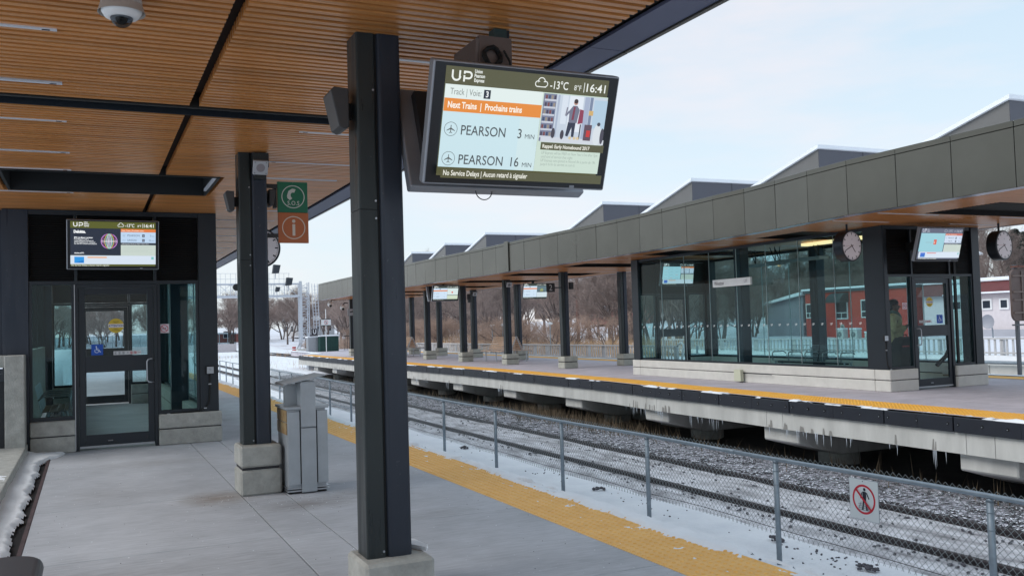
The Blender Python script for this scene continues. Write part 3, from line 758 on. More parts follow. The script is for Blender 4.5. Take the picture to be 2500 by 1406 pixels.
# dark well up through the roof with steel lining
mb = MB()
mb.box(WELL[2]+.001, WELL[2]+.03, WELL[0]+.001, WELL[1]-.001, CZ-.005, CZ+.85); mb.box(WELL[3]-.03, WELL[3]-.001, WELL[0]+.001, WELL[1]-.001, CZ-.005, CZ+.85)
mb.box(WELL[2]+.031, WELL[3]-.031, WELL[0]+.001, WELL[0]+.03, CZ-.005, CZ+.85); mb.box(WELL[2]+.031, WELL[3]-.031, WELL[1]-.03, WELL[1]-.001, CZ-.005, CZ+.85)
mb.box(WELL[2]+.001, WELL[3]-.001, WELL[0]+.001, WELL[1]-.001, CZ+.851, CZ+.88)
mb.build('skylight_well_lining', mat('well_dark', s2l(22, 26, 30), .6), can)
MB().box(.28, .31, WELL[0]+.01, WELL[1]-.01, CZ+.5, CZ+.55).build('well_crossbar', FRAME, can)
MB().box(WELL[3]-.06, WELL[3]-.032, WELL[0]+.05, WELL[1]-.35, CZ+.002, CZ+.03).build('well_trim', OFFW, can)
# expansion slot with bright metal flashing
mb = MB(); mb.box(-1.45, 2.74, SLOTY[0]+.02, SLOTY[1]-.02, CZ+.09, CZ+.11)
mb.build('slot_flashing', mat('slot_mirror_flashing', s2l(116, 126, 142), .12, .9, var=.25, vscale=.9), can)
MB().box(-1.45, 2.74, SLOTY[0]-.03, SLOTY[0]+.015, CZ-.01, CZ+.12).build('slot_edge', BLACK, can)
MB().box(-1.45, 2.74, SLOTY[1]-.012, SLOTY[1], CZ-.004, CZ+.1).build('slot_edge', FRAME, can)
PIT, SW = .0815, .044
runs = [(-1.44, .705), (.775, 2.775)]
sm_ = {}
def slat_me(x0, x1):
    k = (round(x0, 3), round(x1, 3))
    if k not in sm_: sm_[k] = MB().box(x0, x1, -SW/2, SW/2, 0, .06).mesh('slat', SLAT)
    return sm_[k]
far_sl = MB()
lights = [(5.55, -1.35, -.135), (6.73, -1.35, -.135), (7.9, -1.35, -.13), (9.25, -1.35, -.13), (10.2, -1.35, -.13), (11.8, -1.35, -.13),
          (5.46, 1.70, 2.9), (7.75, 1.66, 2.9), (9.22, 1.66, 2.9), (10.22, 1.7, 2.9)]
lights += [(13.0+1.17*i, 1.75, 2.62) for i in range(14)]
y = .55; nsl = 0
while y < 35.9:
    inslot = SLOTY[0]-.05 < y < SLOTY[1]+.03
    if not inslot:
        for (a, b) in runs:
            segs = [(a, b)]
            if WELL[0]-.05 < y < WELL[1]+.05:
                if b < 1: segs = [(a, WELL[2]-.04)]
                else: segs = [(WELL[3]+.04, b)]
            dz = R.uniform(-.0012, .0012)
            for (u, v) in segs:
                if 3.4 < y < 14.2 and nsl < 299:
                    piece('slat', slat_me(u, v), can, (0, y, CZ+dz)); nsl += 1
                else: far_sl.box(u, v, y-SW/2, y+SW/2, CZ, CZ+.06)
    y += PIT
far_sl.build('far_slats', SLAT, can, kind='stuff')
for (y, a, b) in lights:
    if b > 2.8: b = 2.6
    if WELL[0]-.1 < y < WELL[1]+.05 and a < 0: b = -.83 if False else b
    o = MB().box(a, b, y-.018, y+.018, CZ-.006, CZ+.03).build('linear_light', OFFW, can)
    MB().box(b-.075 if a < 0 else a+.03, b-.035 if a < 0 else a+.07, y-.008, y+.008, CZ-.0075, CZ-.0055).build('lens_clip', DARKG, o)
# edge trim
for k in range(9):
    y0 = .44+4.4*k
    if y0 > 35: break
    y1 = min(36, y0+4.4)
    MB().box(2.84, 3.085, y0+.004, y1-.004, CZ, CZ+.02).build('soffit_trim', NFASC, can)
    for q in range(4):
        a = y0+1.1*q
        if a+1.1 <= 36.2: MB().box(3.09, 3.12, a+.006, a+1.094, CZ-.01, CZ+.95).build('fascia_panel', FASCIA, can)
MB().box(2.775, 2.838, .5, 36, CZ+.03, CZ+.12).build('shadow_gap', BLACK, can)
r = random.Random(2)
mb = MB()
for _ in range(26):
    y = r.uniform(-1, 30); mb.tube([(r.choice([2.87, 3.05]), y, CZ-.002), (2.87, y, CZ+.001)], .004, 5)
# ---------------------------------------------------------------- columns
def column_meshes():
    A = MB(); A.box(0, .112, .008, .215, 0, 1); Bm = MB(); Bm.box(.118, .262, 0, .25, 0, 1)
    return A, Bm
def column(x, y, zb, zt, label, group='steel columns under the near canopy', pl=(.39, .40), plz=0, split=True, dense=True, cm=CONCB):
    """left front corner of the shaft at x, y"""
    t = thing('canopy_column', label, 'column', (x+.13, y+.12, plz), group=group)
    zs = zt-1.02
    for (a, b) in (((zb, zs-.0015), (zs+.0015, zt)) if split else ((zb, zt),)):
        o = rr_prism(x, x+.112, y+.010, y+.215, .014, a, b).build('cover_plate', STEELB, t)
    if dense:
        MB().box(x+.112, x+.119, y+.02, y+.2, zb, zt).build('seam', BLACK, t)
    rr_prism(x+.119, x+.262, y, y+.25, .024, zb, zt).build('shaft', STEEL, t)
    if dense:
        bm = MB()
        for z in (zb+.035, zs-.05, zs+.05, zt-.33): bm.tube([(x+.095, y+.010, z), (x+.095, y+.004, z)], .0065, 8)
        bm.build('screw_heads', ALU, t, kind='stuff')
    w_, d_ = pl; px, py = x-.045, y-.115; hz = zb-plz
    ch = .018
    def course(z0, z1):
        m = MB(); m.box(px, px+w_, py, py+d_, z0, z1); m.build('plinth_course', cm, t, bevel=ch, seg=1)
    if hz > .3:
        course(plz, plz+hz*.54-.012); course(plz+hz*.54+.012, zb)
        MB().box(px+.02, px+w_-.02, py+.02, py+d_-.02, plz+hz*.54-.02, plz+hz*.54+.02).build('plinth_joint', mat('joint_dark', (.05, .05, .05)), t)
    else: course(plz, zb)
    return t
c1 = column(1.408, 5.02, .212, CZ-.0, 'nearest dark blue steel column, standing right in front of the large tilted departure display', pl=(.40, .40))
c2 = column(1.305, 8.80, .455, CZ-.0, 'dark steel column on a two course plinth beside the litter bin', pl=(.375, .41))
column(1.30, 23.5, .45, CZ, 'steel column of the near canopy far behind the waiting room', dense=False)
MB().prism([(1.62, 5.36), (1.76, 5.04), (1.79, 5.1), (1.77, 5.28), (1.68, 5.38)], .213, .235, 'z').build('snow_patch', SNOW, None, kind='stuff', smooth=False)
sp = MB()
def snowheap(cx, cy, rx, ry, z0, h, n=14, name='snow_patch', sd=1):
    rr = random.Random(sd); m = MB(); c = (cx, cy, z0+h); pts = []
    for lv, (q, hh) in enumerate(((.35, .95), (.7, .6), (.92, .25), (1, 0))):
        for k in range(n):
            a = 2*pi*k/n; w = 1+.18*math.sin(3*a+sd)+rr.uniform(-.06, .06); m.v.append((cx+rx*q*w*math.cos(a), cy+ry*q*w*math.sin(a), z0+h*hh))
    m.v.append(c); e_ = len(m.v)-1
    for k in range(n): j = (k+1) % n; m.f.append((k, j, e_)); m.mi.append(0)
    for lv in range(3):
        for k in range(n): j = (k+1) % n; a = lv*n; m.f.append((a+n+k, a+n+j, a+j, a+k)); m.mi.append(0)
    return m.build(name, SNOW, None, smooth=True, kind='stuff')

# ---------------------------------------------------------------- displays
def header(s, W, H, olive=(86, 86, 58), top=.16, big=True, col=(236, 240, 236)):
    x0, x1, y1 = -W/2, W/2, H/2; y0 = y1-H*top
    s.rect(x0, y0, x1, y1, olive); k = H/.6
    # UP mark
    bx, by, bh, t_ = x0+.035*k, y0+.018*k, .058*k, .010*k
    if big:
        s.rect(bx, by+.02*k, bx+t_, by+bh, col); s.rect(bx+.042*k, by+.02*k, bx+.042*k+t_, by+bh, col)
        s.ring(bx+.0275*k, by+.026*k, .0275*k, t_, col, a0=pi, a1=2*pi, ry=.026*k)
        px = bx+.068*k
        s.rect(px, by, px+t_, by+.034*k, col); s.rect(px, by+.042*k, px+t_, by+bh, col); s.rect(px+t_, by+bh-t_, px+.03*k, by+bh, col)
        s.ring(px+.03*k, by+bh-.022*k, .022*k, t_, col, a0=-pi/2, a1=pi/2); s.rect(px+t_, by+bh-.044*k, px+.03*k, by+bh-.044*k+t_, col)
        for i, w_ in enumerate(('Union', 'Pearson', 'Express')): s.text(px+.063*k, by+.052*k-i*.024*k, w_, .027*k, col, bold=.0007*k, fit=(.045, .062, .06)[i]*k)
    else:
        s.text(bx-.01*k, by, 'UP', .10*k, col, bold=.003*k, fit=.105*k)
        for i, w_ in enumerate(('Union', 'Pearson', 'Express')): s.text(bx+.11*k, by+.046*k-i*.023*k, w_, .025*k, col, bold=.001*k, fit=(.045, .062, .06)[i]*k)
    # weather cloud, temperature, clock
    cx, cy = x1-.44*k, y0+.043*k
    for (dx, dy, rr) in ((-.022, 0, .018), (0, .014, .024), (.024, .002, .017)): s.ring(cx+dx*k, cy+dy*k, rr*k, .005*k, col, n=20)
    s.rect(cx-.028*k, cy-.018*k, cx+.03*k, cy-.013*k, col); s.rect(cx-.022*k, cy-.012*k, cx+.026*k, cy+.012*k, olive)
    s.text(cx+.055*k, cy-.02*k, '-13°C', .062*k, col, bold=.0006*k, fit=.115*k); s.text(cx+.21*k, cy-.018*k, '8°F', .042*k, col, fit=.046*k)
    s.rect(cx+.272*k, cy-.026*k, cx+.276*k, cy+.03*k, col); s.text(cx+.29*k, cy-.02*k, '16:41', .066*k, col, bold=.0006*k, fit=.125*k)
    return y0
def plane_icon(s, cx, cy, r_, col):
    s.ring(cx, cy, r_, r_*.07, col, n=40)
    s.poly([(cx-.06*r_, cy+.5*r_), (cx, cy+.62*r_), (cx+.06*r_, cy+.5*r_), (cx+.06*r_, cy-.5*r_), (cx-.06*r_, cy-.5*r_)], col)
    for sg in (-1, 1):
        a = [(cx, cy+.22*r_), (cx+sg*.62*r_, cy-.18*r_), (cx+sg*.62*r_, cy-.28*r_), (cx, cy-.04*r_)]; b = [(cx, cy-.36*r_), (cx+sg*.24*r_, cy-.54*r_), (cx+sg*.24*r_, cy-.62*r_), (cx, cy-.5*r_)]
        s.poly(a if sg > 0 else a[::-1], col); s.poly(b if sg > 0 else b[::-1], col)
def sheet_main():
    s = Sheet(); W, H = .99, .585; x0, x1 = -W/2, W/2
    s.rect(x0, -H/2, x1, H/2, (86, 86, 58)); y0 = header(s, W, H, (84, 84, 58))
    yb = -H/2+.05
    xm = x0+.575
    s.rect(x0, yb, xm, y0, (206, 228, 232)); s.rect(x0, yb, xm-.12, yb+.3, (200, 226, 234)); s.rect(xm, yb, x1, y0, (202, 220, 208))
    s.rect(x0, y0-.072, xm, y0, (224, 236, 234))
    s.text(x0+.03, y0-.052, 'Track | Voie:', .048, (120, 128, 126), fit=.178); s.rect(x0+.222, y0-.062, x0+.262, y0-.015, (36, 44, 58)); s.text(x0+.242, y0-.053, '3', .044, (240, 244, 246), bold=.001, align='CENTER')
    s.rect(x0, y0-.142, xm, y0-.072, (226, 138, 54)); s.text(x0+.022, y0-.122, 'Next Trains  |  Prochains trains', .048, (250, 244, 232), bold=.0012, fit=.435)
    for i, (n, m_) in enumerate((('3', 0), ('16', 0))):
        yy_ = y0-.235-i*.158; plane_icon(s, x0+.052, yy_, .038, (92, 98, 98))
        s.text(x0+.11, yy_-.026, 'PEARSON', .074, (70, 76, 80), bold=.0004, fit=.262)
        s.text(x0+.47, yy_-.026, n, .074, (70, 76, 80), align='RIGHT', bold=.0004); s.text(x0+.492, yy_-.026, 'MIN', .036, (70, 76, 80), fit=.058)
    # photograph: figure in a bright room with luggage (plain stand-in)
    py0, py1 = y0-.268, y0-.004; s.rect(xm, py0, x1-.012, py1, (196, 208, 222)); W_ = x1-.012-xm
    def rr(a, b, c, d_, col): s.rect(xm+a*W_, py0+b*(py1-py0), xm+c*W_, py0+d_*(py1-py0), col)
    rr(0, 0, .2, 1, (120, 126, 150))
    for k in range(6):
        rr(.0, .08+k*.155, .18, .12+k*.155, (196, 202, 214))
        for j in range(4): rr(.01+j*.043, .12+k*.155, .04+j*.043, .20+k*.155, [(70, 64, 84), (120, 70, 72), (60, 78, 110), (150, 140, 128)][(k+j) % 4])
    rr(.2, 0, .23, 1, (168, 180, 200)); rr(.27, .4, .36, 1, (214, 224, 236)); rr(.38, .25, .60, 1, (224, 232, 242)); rr(.62, .1, .70, 1, (164, 176, 200)); rr(.705, .1, .75, 1, (120, 134, 160))
    rr(.77, .35, .98, .95, (176, 202, 222)); rr(.0, 0, 1, .11, (206, 212, 222)); rr(.66, .08, .78, .42, (92, 72, 86)); rr(.7, .16, .76, .3, (196, 52, 52)); rr(.7, .62, .77, .72, (206, 172, 112))
    sx = xm+.46*W_; hh = (py1-py0)
    s.poly([(sx-.028, py0+.45*hh), (sx+.02, py0+.45*hh), (sx+.018, py0+.14*hh), (sx+.002, py0+.14*hh), (sx-.002, py0+.34*hh), (sx-.02, py0+.14*hh), (sx-.036, py0+.16*hh)], (46, 52, 72))
    s.poly([(sx-.026, py0+.44*hh), (sx+.026, py0+.44*hh), (sx+.036, py0+.72*hh), (sx+.018, py0+.80*hh), (sx-.008, py0+.80*hh), (sx-.028, py0+.70*hh)], (112, 116, 136))
    s.poly([(sx-.01, py0+.5*hh), (sx+.004, py0+.5*hh), (sx+.008, py0+.78*hh), (sx-.004, py0+.78*hh)], (124, 58, 78)); s.disc(sx+.006, py0+.865*hh, .0135, (190, 150, 136)); s.disc(sx+.006, py0+.895*hh, .013, (58, 46, 48))
    s.line(sx-.028, py0+.68*hh, sx-.05, py0+.58*hh, .011, (112, 116, 136)); s.line(sx-.05, py0+.58*hh, sx-.044, py0+.76*hh, .009, (130, 130, 146))
    s.poly([(sx+.03, py0+.42*hh), (sx+.062, py0+.45*hh), (sx+.06, py0+.72*hh), (sx+.036, py0+.74*hh)], (140, 58, 84)); s.line(sx+.05, py0+.42*hh, sx+.05, py0+.1*hh, .007, (52, 54, 66))
    for (a, b, h_) in ((.17, .09, .22), (.31, .08, .20)):
        s.disc(xm+a*W_, py0+(b+h_*.5)*hh, .012, (66, 62, 74), ry=h_*hh*.5, n=14)
    for a in (.44, .51, .56): s.disc(xm+a*W_, py0+.12*hh, .009, (214, 196, 158), n=10)
    s.disc(xm+.86*W_, py0+.22*hh, .026, (214, 222, 228), ry=.06); s.disc(xm+.87*W_, py0+.45*hh, .011, (70, 72, 84)); s.disc(xm+.94*W_, py0+.2*hh, .012, (72, 70, 84), ry=.045)
    s.rect(xm, py0-.042, x1-.012, py0, (84, 84, 58)); s.text(xm+.012, py0-.031, 'Rappel: Early Homebound 2017', .0285, (240, 240, 230), bold=.0006, fit=.30)
    for i, t_ in enumerate(('UP Express will be FREE on New Year\'s Eve after 7pm', 'until end of service that night', 'UP Express sera gratuit le Nouvel An à partir de 19h', 'jusqu\'à la fin du service ce soir-là')):
        s.text(xm+.01, py0-.066-i*.021, t_, .0225, (158, 172, 164), fit=(.36, .2, .35, .22)[i])
    s.rect(x0, -H/2, x1, yb, (84, 84, 58)); s.text(x0+.014, -H/2+.015, 'No Service Delays | Aucun retard à signaler', .040, (240, 240, 230), bold=.0006, fit=.50)
    return s, W, H
def sheet_list(kind):
    """second layout: advert on the left, small departures table on the right"""
    s = Sheet(); W, H = 1.03, .585; x0, x1 = -W/2, W/2
    ol = {'ad': (88, 92, 36), 'far': (92, 96, 116), 'in': (40, 48, 52)}[kind]
    s.rect(x0, -H/2, x1, H/2, ol); y0 = header(s, W, H, ol, .15, big=(kind == 'ad'), col=(242, 244, 244) if kind != 'far' else (178, 184, 196)); yb = -H/2+.03; xm = x0+.60
    ys_ = yb+.115
    if kind == 'ad':
        s.rect(x0, ys_, xm, y0, (38, 46, 62)); s.text(x0+.04, y0-.062, 'Deloitte.', .05, (246, 248, 250), bold=.003, fit=.14)
        for i, t_ in enumerate(('IPO readiness services', 'Providing you with a', 'comprehensive framework', 'and preparing your company', 'for the IPO ahead and beyond')):
            s.text(x0+.045, y0-.13-i*.02, t_, .0235, (232, 236, 240), bold=.0014 if i == 0 else .0004, fit=(.22, .17, .23, .25, .265)[i])
        s.text(x0+.045, ys_+.022, 'deloitte.ca/IPO', .022, (232, 236, 240), bold=.001)
        cx, cy = x0+.46, (ys_+y0)/2+.01; r_ = .1
        for (rx, c) in ((.1, (206, 150, 226)), (.085, (150, 60, 130)), (.058, (226, 180, 84)), (.03, (236, 240, 250)), (.012, (222, 228, 250)), (.044, (74, 196, 160))):
            s.ring(cx, cy, rx, .007, c, ry=r_)
        s.ring(cx, cy, .098, .006, (238, 226, 240), ry=.012); s.ring(cx, cy, .092, .004, (180, 160, 190), ry=.04)
    elif kind == 'far':
        s.rect(x0, ys_, xm, y0, (152, 204, 216)); s.rect(x0+.34, (ys_+y0)/2-.04, x0+.41, (ys_+y0)/2+.055, (214, 92, 70)); s.text(x0+.352, (ys_+y0)/2-.02, 'S', .06, (240, 200, 190), bold=.002); s.rect(x0+.14, (ys_+y0)/2-.004, x0+.3, (ys_+y0)/2+.004, (146, 170, 180))
    else:
        s.rect(x0, ys_, xm, y0, (182, 224, 238))
        for i in range(4):
            for j in range(3): s.rect(x0+.06+j*.18, y0-.06-i*.085, x0+.15+j*.18, y0-.05-i*.085, (160, 196, 206) if (i+j) % 4 else (222, 176, 176))
    hd = (222, 124, 66) if kind != 'far' else (196, 112, 100)
    s.rect(xm, y0-.042, x1, y0, hd); s.text(xm+.012, y0-.031, 'Next Trains | Prochains trains', .027, (250, 224, 200), bold=.0005, fit=.27)
    s.rect(xm, y0-.182, x1, y0-.042, (190, 214, 240) if kind == 'ad' else (206, 220, 240))
    for i, (n, t_, m_) in enumerate((('PEARSON', '3', '3'), ('UNION', '2', '10'))):
        yy_ = y0-.098-i*.062; plane_icon(s, xm+.038, yy_+.013, .018, (120, 140, 160)) if i == 0 else s.rect(xm+.02, yy_+.008, xm+.056, yy_+.012, (120, 140, 160))
        s.text(xm+.08, yy_, n, .037, (84, 98, 116), fit=.15 if i == 0 else .11); s.rect(xm+.262, yy_-.008, xm+.292, yy_+.03, (52, 62, 88)); s.text(xm+.269, yy_-.001, t_, .032, (240, 244, 250)); s.text(xm+.37, yy_, m_, .035, (84, 98, 116), align='RIGHT'); s.text(xm+.378, yy_, 'MIN', .016, (84, 98, 116), fit=.035)
    s.rect(xm, y0-.212, x1, y0-.182, (58, 66, 78) if kind == 'ad' else (90, 100, 112)); s.text(xm+.012, y0-.204, 'UP Express Free on New Year\'s Eve', .0225, (214, 218, 222), fit=.33)
    s.rect(xm, ys_, x1, y0-.212, (200, 212, 204))
    for i in range(5): s.rect(xm+.03, y0-.235-i*.018, x1-.04-.05*(i % 2), y0-.232-i*.018, (180, 194, 188))
    s.rect(x0, yb, x1, ys_, (214, 226, 240)); s.rect(x0+.045, yb+.016, x0+.16, ys_-.018, (46, 150, 226) if kind == 'ad' else (60, 110, 206)); s.poly([(x0+.05, yb+.02), (x0+.15, yb+.02), (x0+.155, yb+.055)], (30, 120, 200))
    s.rect(x0+.2, ys_-.032, x0+.43, ys_-.018, (236, 160, 80) if kind != 'far' else (216, 110, 96)); s.rect(x1-.055, ys_-.05, x1-.025, ys_-.015, (128, 196, 192))
    s.text(x0+.012, -H/2+.008, 'No Service Delays | Aucun retard à signaler', .027, (226, 230, 220), bold=.0004, fit=.45)
    return s, W, H
def sheet_small(kind):
    s = Sheet(); W, H = 1.03, .585; x0, x1 = -W/2, W/2; ol = (60, 70, 66)
    s.rect(x0, -H/2, x1, H/2, ol); y0 = header(s, W, H, ol, .15, big=False); yb = -H/2+.05; xm = x0+.58
    s.rect(x0, yb, xm, y0, (206, 226, 244)); s.rect(x0, y0-.13, xm, y0-.075, (226, 150, 110)); s.rect(x0+.25, y0-.055, x0+.29, y0-.02, (60, 70, 90))
    for i in range(2):
        yy_ = y0-.23-i*.13; plane_icon(s, x0+.05, yy_+.02, .028, (130, 150, 170)); s.text(x0+.11, yy_, 'PEARSON' if kind else 'UNION', .05, (120, 130, 150)); s.text(x0+.44, yy_, '3' if i == 0 else '16', .05, (120, 130, 150))
    if kind: s.rect(xm, yb+.2, x1-.01, y0, (96, 120, 130)); s.disc(xm+.2, yb+.28, .07, (150, 160, 110)); s.rect(xm+.05, yb+.21, xm+.36, yb+.24, (58, 66, 74)); s.rect(xm, yb, x1-.01, yb+.2, (206, 222, 230))
    else: s.rect(xm, yb+.17, x1-.01, y0, (216, 232, 232)); s.disc(xm+.2, yb+.28, .035, (216, 90, 70)); s.rect(xm, yb+.15, x1-.01, yb+.17, (60, 70, 80)); s.rect(xm, yb, x1-.01, yb+.15, (206, 222, 200))
    s.text(x0+.02, -H/2+.014, 'No Service Delays | Aucun retard', .035, (220, 226, 220)); return s, W, H
DISPM = mat('display_bezel', s2l(22, 26, 34), .3)
CASE = mat('display_case_grey', s2l(150, 154, 162), .4, .4, var=.05)
CASED = mat('display_case_dark', s2l(52, 52, 54), .5, .2)
GRN = mat('cable_box_green', s2l(46, 66, 66), .5)
def display(name_label, cx, cy, cz, yaw, tilt, sheet, double=0, wcase=1.13, hcase=.665, group=None, mount=None, dcase=.075):
    t = thing('departure_display', name_label, 'display', (cx, cy, cz), 0, group)
    def unit(M4, face):
        mb = MB(); mb.prism([(-wcase/2, -hcase/2), (wcase/2, -hcase/2), (wcase/2, hcase/2), (-wcase/2, hcase/2)], 0, dcase, 'y'); mb.move(lambda v: M4 @ v)
        c = mb.build('case', CASE, t, bevel=.012, seg=3)
        mb = MB(); mb.prism([(-wcase/2+.09, -hcase/2+.05), (wcase/2-.09, -hcase/2+.05), (wcase/2-.09, hcase/2-.05), (-wcase/2+.09, hcase/2-.05)], dcase+.001, dcase+.06, 'y'); mb.move(lambda v: M4 @ v)
        mb.build('back_cover', CASED, c)
        b = .011; mb = MB(); mb.prism([(-wcase/2+b, -hcase/2+b), (wcase/2-b, -hcase/2+b), (wcase/2-b, hcase/2-b), (-wcase/2+b, hcase/2-b)], -.003, .0, 'y'); mb.move(lambda v: M4 @ v)
        f = mb.build('bezel', DISPM, t)
        s, W, H = face()
        s.build('screen', t, M4 @ T(0, -.0035, .012), emit=True)
        mb = MB(); mb.box(wcase/2-.235, wcase/2-.205, -.006, -.003, -hcase/2+.012, -hcase/2+.026); mb.move(lambda v: M4 @ v); mb.build('maker_badge', CASE, f)
    M1 = T(cx, cy, cz, yaw, tilt)
    unit(M1, sheet)
    if double:
        # back to back, closed at the bottom like a V
        M2 = T(cx+.02, cy+double, cz+.0, yaw+pi, tilt)
        unit(M2, sheet)
    if mount:
        mount(t)
    return t
def rx_fix(tilt): return tilt
# tilt: top leans toward the viewer -> rotate about X by +tilt with normal -Y
def mount1(t):
    MB().box(2.13, 2.21, 4.70, 4.78, 2.82, 3.2).build('mount_post', GRN, t, bevel=.004)
    MB().box(2.215, 2.235, 4.72, 4.80, 2.7, 3.2).build('mount_plate', FRAME, t)
    mb = MB(); mb.prism([(4.62, 3.10), (4.95, 3.10), (5.02, 2.75), (4.72, 2.42), (4.66, 2.75)], 1.98, 2.0, 'x'); mb.build('bracket_cheek', mat('bracket_brown', s2l(108, 96, 92), .5, .3), t)
    mb = MB(); mb.box(2.0, 2.20, 4.62, 4.66, 2.86, 3.12); mb.build('bracket_face', MATS['bracket_brown'], t)
    mb = MB(); mb.box(1.9, 2.5, 4.70, 4.98, 2.5, 2.58); mb.build('cross_bar', CASED, t)
    mb = MB(); mb.tube([(2.07+.05*math.cos(a), 4.60+.012*math.sin(a*3), 3.0+.05*math.sin(a)) for a in frange(0, 2*pi, 12)], .014, 6); mb.tube([(2.14, 4.6, 3.04), (2.17, 4.59, 2.98), (2.19, 4.6, 2.9), (2.185, 4.62, 2.85)], .007, 6); mb.tube([(2.10, 4.6, 2.95), (2.14, 4.58, 2.9), (2.16, 4.62, 2.84)], .012, 6); mb.build('cables', BLACK, t)
    mb = MB(); mb.tube([(2.0+.05*(1-math.cos(a)), 4.73, 2.262-.05*math.sin(a)) for a in frange(0, pi, 10)], .003, 6); mb.build('hanging_cable', BLACK, t)
TILT1 = .36
disp1 = display('large tilted departure display beside the nearest column, listing PEARSON 3 MIN and 16 MIN', 2.222, 4.535, 2.588, -.008, TILT1, sheet_main, double=.56, mount=mount1)

# loudspeakers, lights and brackets on the columns
def wedge_speaker(t_label, x, y, z, flip=1, s=1.0):
    t = thing('loudspeaker', t_label, 'loudspeaker', (x, y, z), group='loudspeakers on the near columns')
    mb = MB(); o_ = -flip
    pts = [(x, z+.11*s), (x+o_*.085*s, z+.115*s), (x+o_*.105*s, z+.09*s), (x+o_*.06*s, z-.11*s), (x+o_*.03*s, z-.125*s), (x, z-.115*s)]
    mb.prism(pts if flip < 0 else pts[::-1], y-.09*s, y+.10*s, 'y'); mb.build('cabinet', mat('speaker_grey', s2l(62, 62, 64), .5), t, bevel=.006)
    mb = MB(); mb.box(min(x, x-o_*.05*s), max(x, x-o_*.05*s), y-.02, y+.03, z-.05, z+.04); mb.build('bracket', BLACK, t); return t
wedge_speaker('slanted grey loudspeaker on the left side of the nearest column', 1.372, 5.16, 2.77, 1, 1.0)
wedge_speaker('slanted loudspeaker on the left side of the column with the S.O.S. sign', 1.268, 8.9, 2.745, 1, .8)
wedge_speaker('slanted loudspeaker on the right side of the column with the S.O.S. sign', 1.605, 8.98, 2.80, -1, .7)
t = thing('wall_speaker', 'square pale grey speaker tilted down at the top of the S.O.S. sign column', 'loudspeaker', (1.49, 8.74, 3.05))
MB().box(1.425, 1.570, 8.70, 8.86, 3.05, 3.185).build('housing', STEELB, t, bevel=.004)
mb = MB(); mb.box(-.068, .068, -.018, .018, -.068, .068); MM = T(1.49, 8.70, 3.045, 0, .45); mb.move(lambda v: MM @ v); mb.build('plate', mat('speaker_plate', s2l(176, 180, 186), .45, .3), t, bevel=.004)
s = Sheet(); s.disc(0, 0, .040, (138, 134, 140))
for q in (-.052, .052):
    for p_ in (-.052, .052): s.disc(q, p_, .005, (90, 92, 98), n=10)
s.build('grille', t, T(1.49, 8.70, 3.045, 0, .45) @ Matrix.Translation((0, -.0185, 0)))
MB().box(1.44, 1.54, 8.72, 8.84, 2.94, 3.05).build('housing_neck', STEELB, t)

# S.O.S. / information sign
sg = thing('information_sign', 'green S.O.S. telephone sign above an orange letter i sign, bracketed to the column', 'sign', (1.83, 8.9, 2.36))
MB().box(1.682, 1.972, 8.902, 8.93, 2.653, 2.952).build('sos_panel', mat('sign_green', s2l(18, 104, 76), .45), sg, bevel=.002, seg=1, label='green upper panel')
MB().box(1.684, 1.976, 8.902, 8.93, 2.356, 2.651).build('info_panel', mat('sign_orange', s2l(176, 98, 56), .45), sg, bevel=.002, seg=1, label='orange lower panel')
for z in (2.905, 2.425): MB().box(1.567, 1.684, 8.905, 8.925, z-.02, z+.02).build('bracket', CASED, sg)
MB().box(1.655, 1.68, 8.93, 9.02, 2.70, 2.90).build('side_bracket', CASED, sg)
s = Sheet(); lg = (196, 200, 194); cx, cy = 1.832-1.827, 2.805
s.ring(.004, .004, .112, .0085, lg, n=44)
hp = [(-.048, .035), (-.040, .060), (-.005, .083), (.014, .082), (.030, .076), (.016, .045), (-.002, .046), (-.014, .040), (-.020, .022), (-.018, .006), (-.004, -.012), (-.028, -.030), (-.050, -.012), (-.055, .010)]
s.poly(hp, lg); s.text(.006, -.077, 'S.O.S', .058, lg, align='CENTER', bold=.0006, spacing=1.08); s.disc(.004, .139, .002, lg, n=8)
s.build('sos_symbol', sg, T(1.827, 8.9015, 2.802))
s = Sheet(); s.ring(0, 0, .112, .0085, (206, 196, 184), n=44); s.rect(-.013, -.078, .014, .034, (206, 196, 184)); s.disc(0, .063, .0165, (206, 196, 184))
s.build('info_symbol', sg, T(1.832, 8.9015, 2.505))

# grit, salt and ice crumbs on the slabs
def crumbs(name, n, size, m, sd, xr=(-.4, 3.15)):
    def f(q):
        y = 3.6+12*(q.random()**1.8); x = q.uniform(*xr)
        if q.random() < .35: x, y = q.choice([(1.1+q.gauss(0, .35), 8.4+q.gauss(0, .35)), (1.9+q.gauss(0, .3), 8.1+q.gauss(0, .3)), (-.3+q.gauss(0, .12), q.uniform(4, 12)), (3.05+q.gauss(0, .1), q.uniform(4, 12))])
        return x, y, .001
    return scatter_stones(name, n, f, size, m, sd)
crumbs('salt_crumbs', 420, (.0018, .0055), SNOWR, 61); crumbs('dark_grit', 260, (.0015, .0045), STONE, 62)
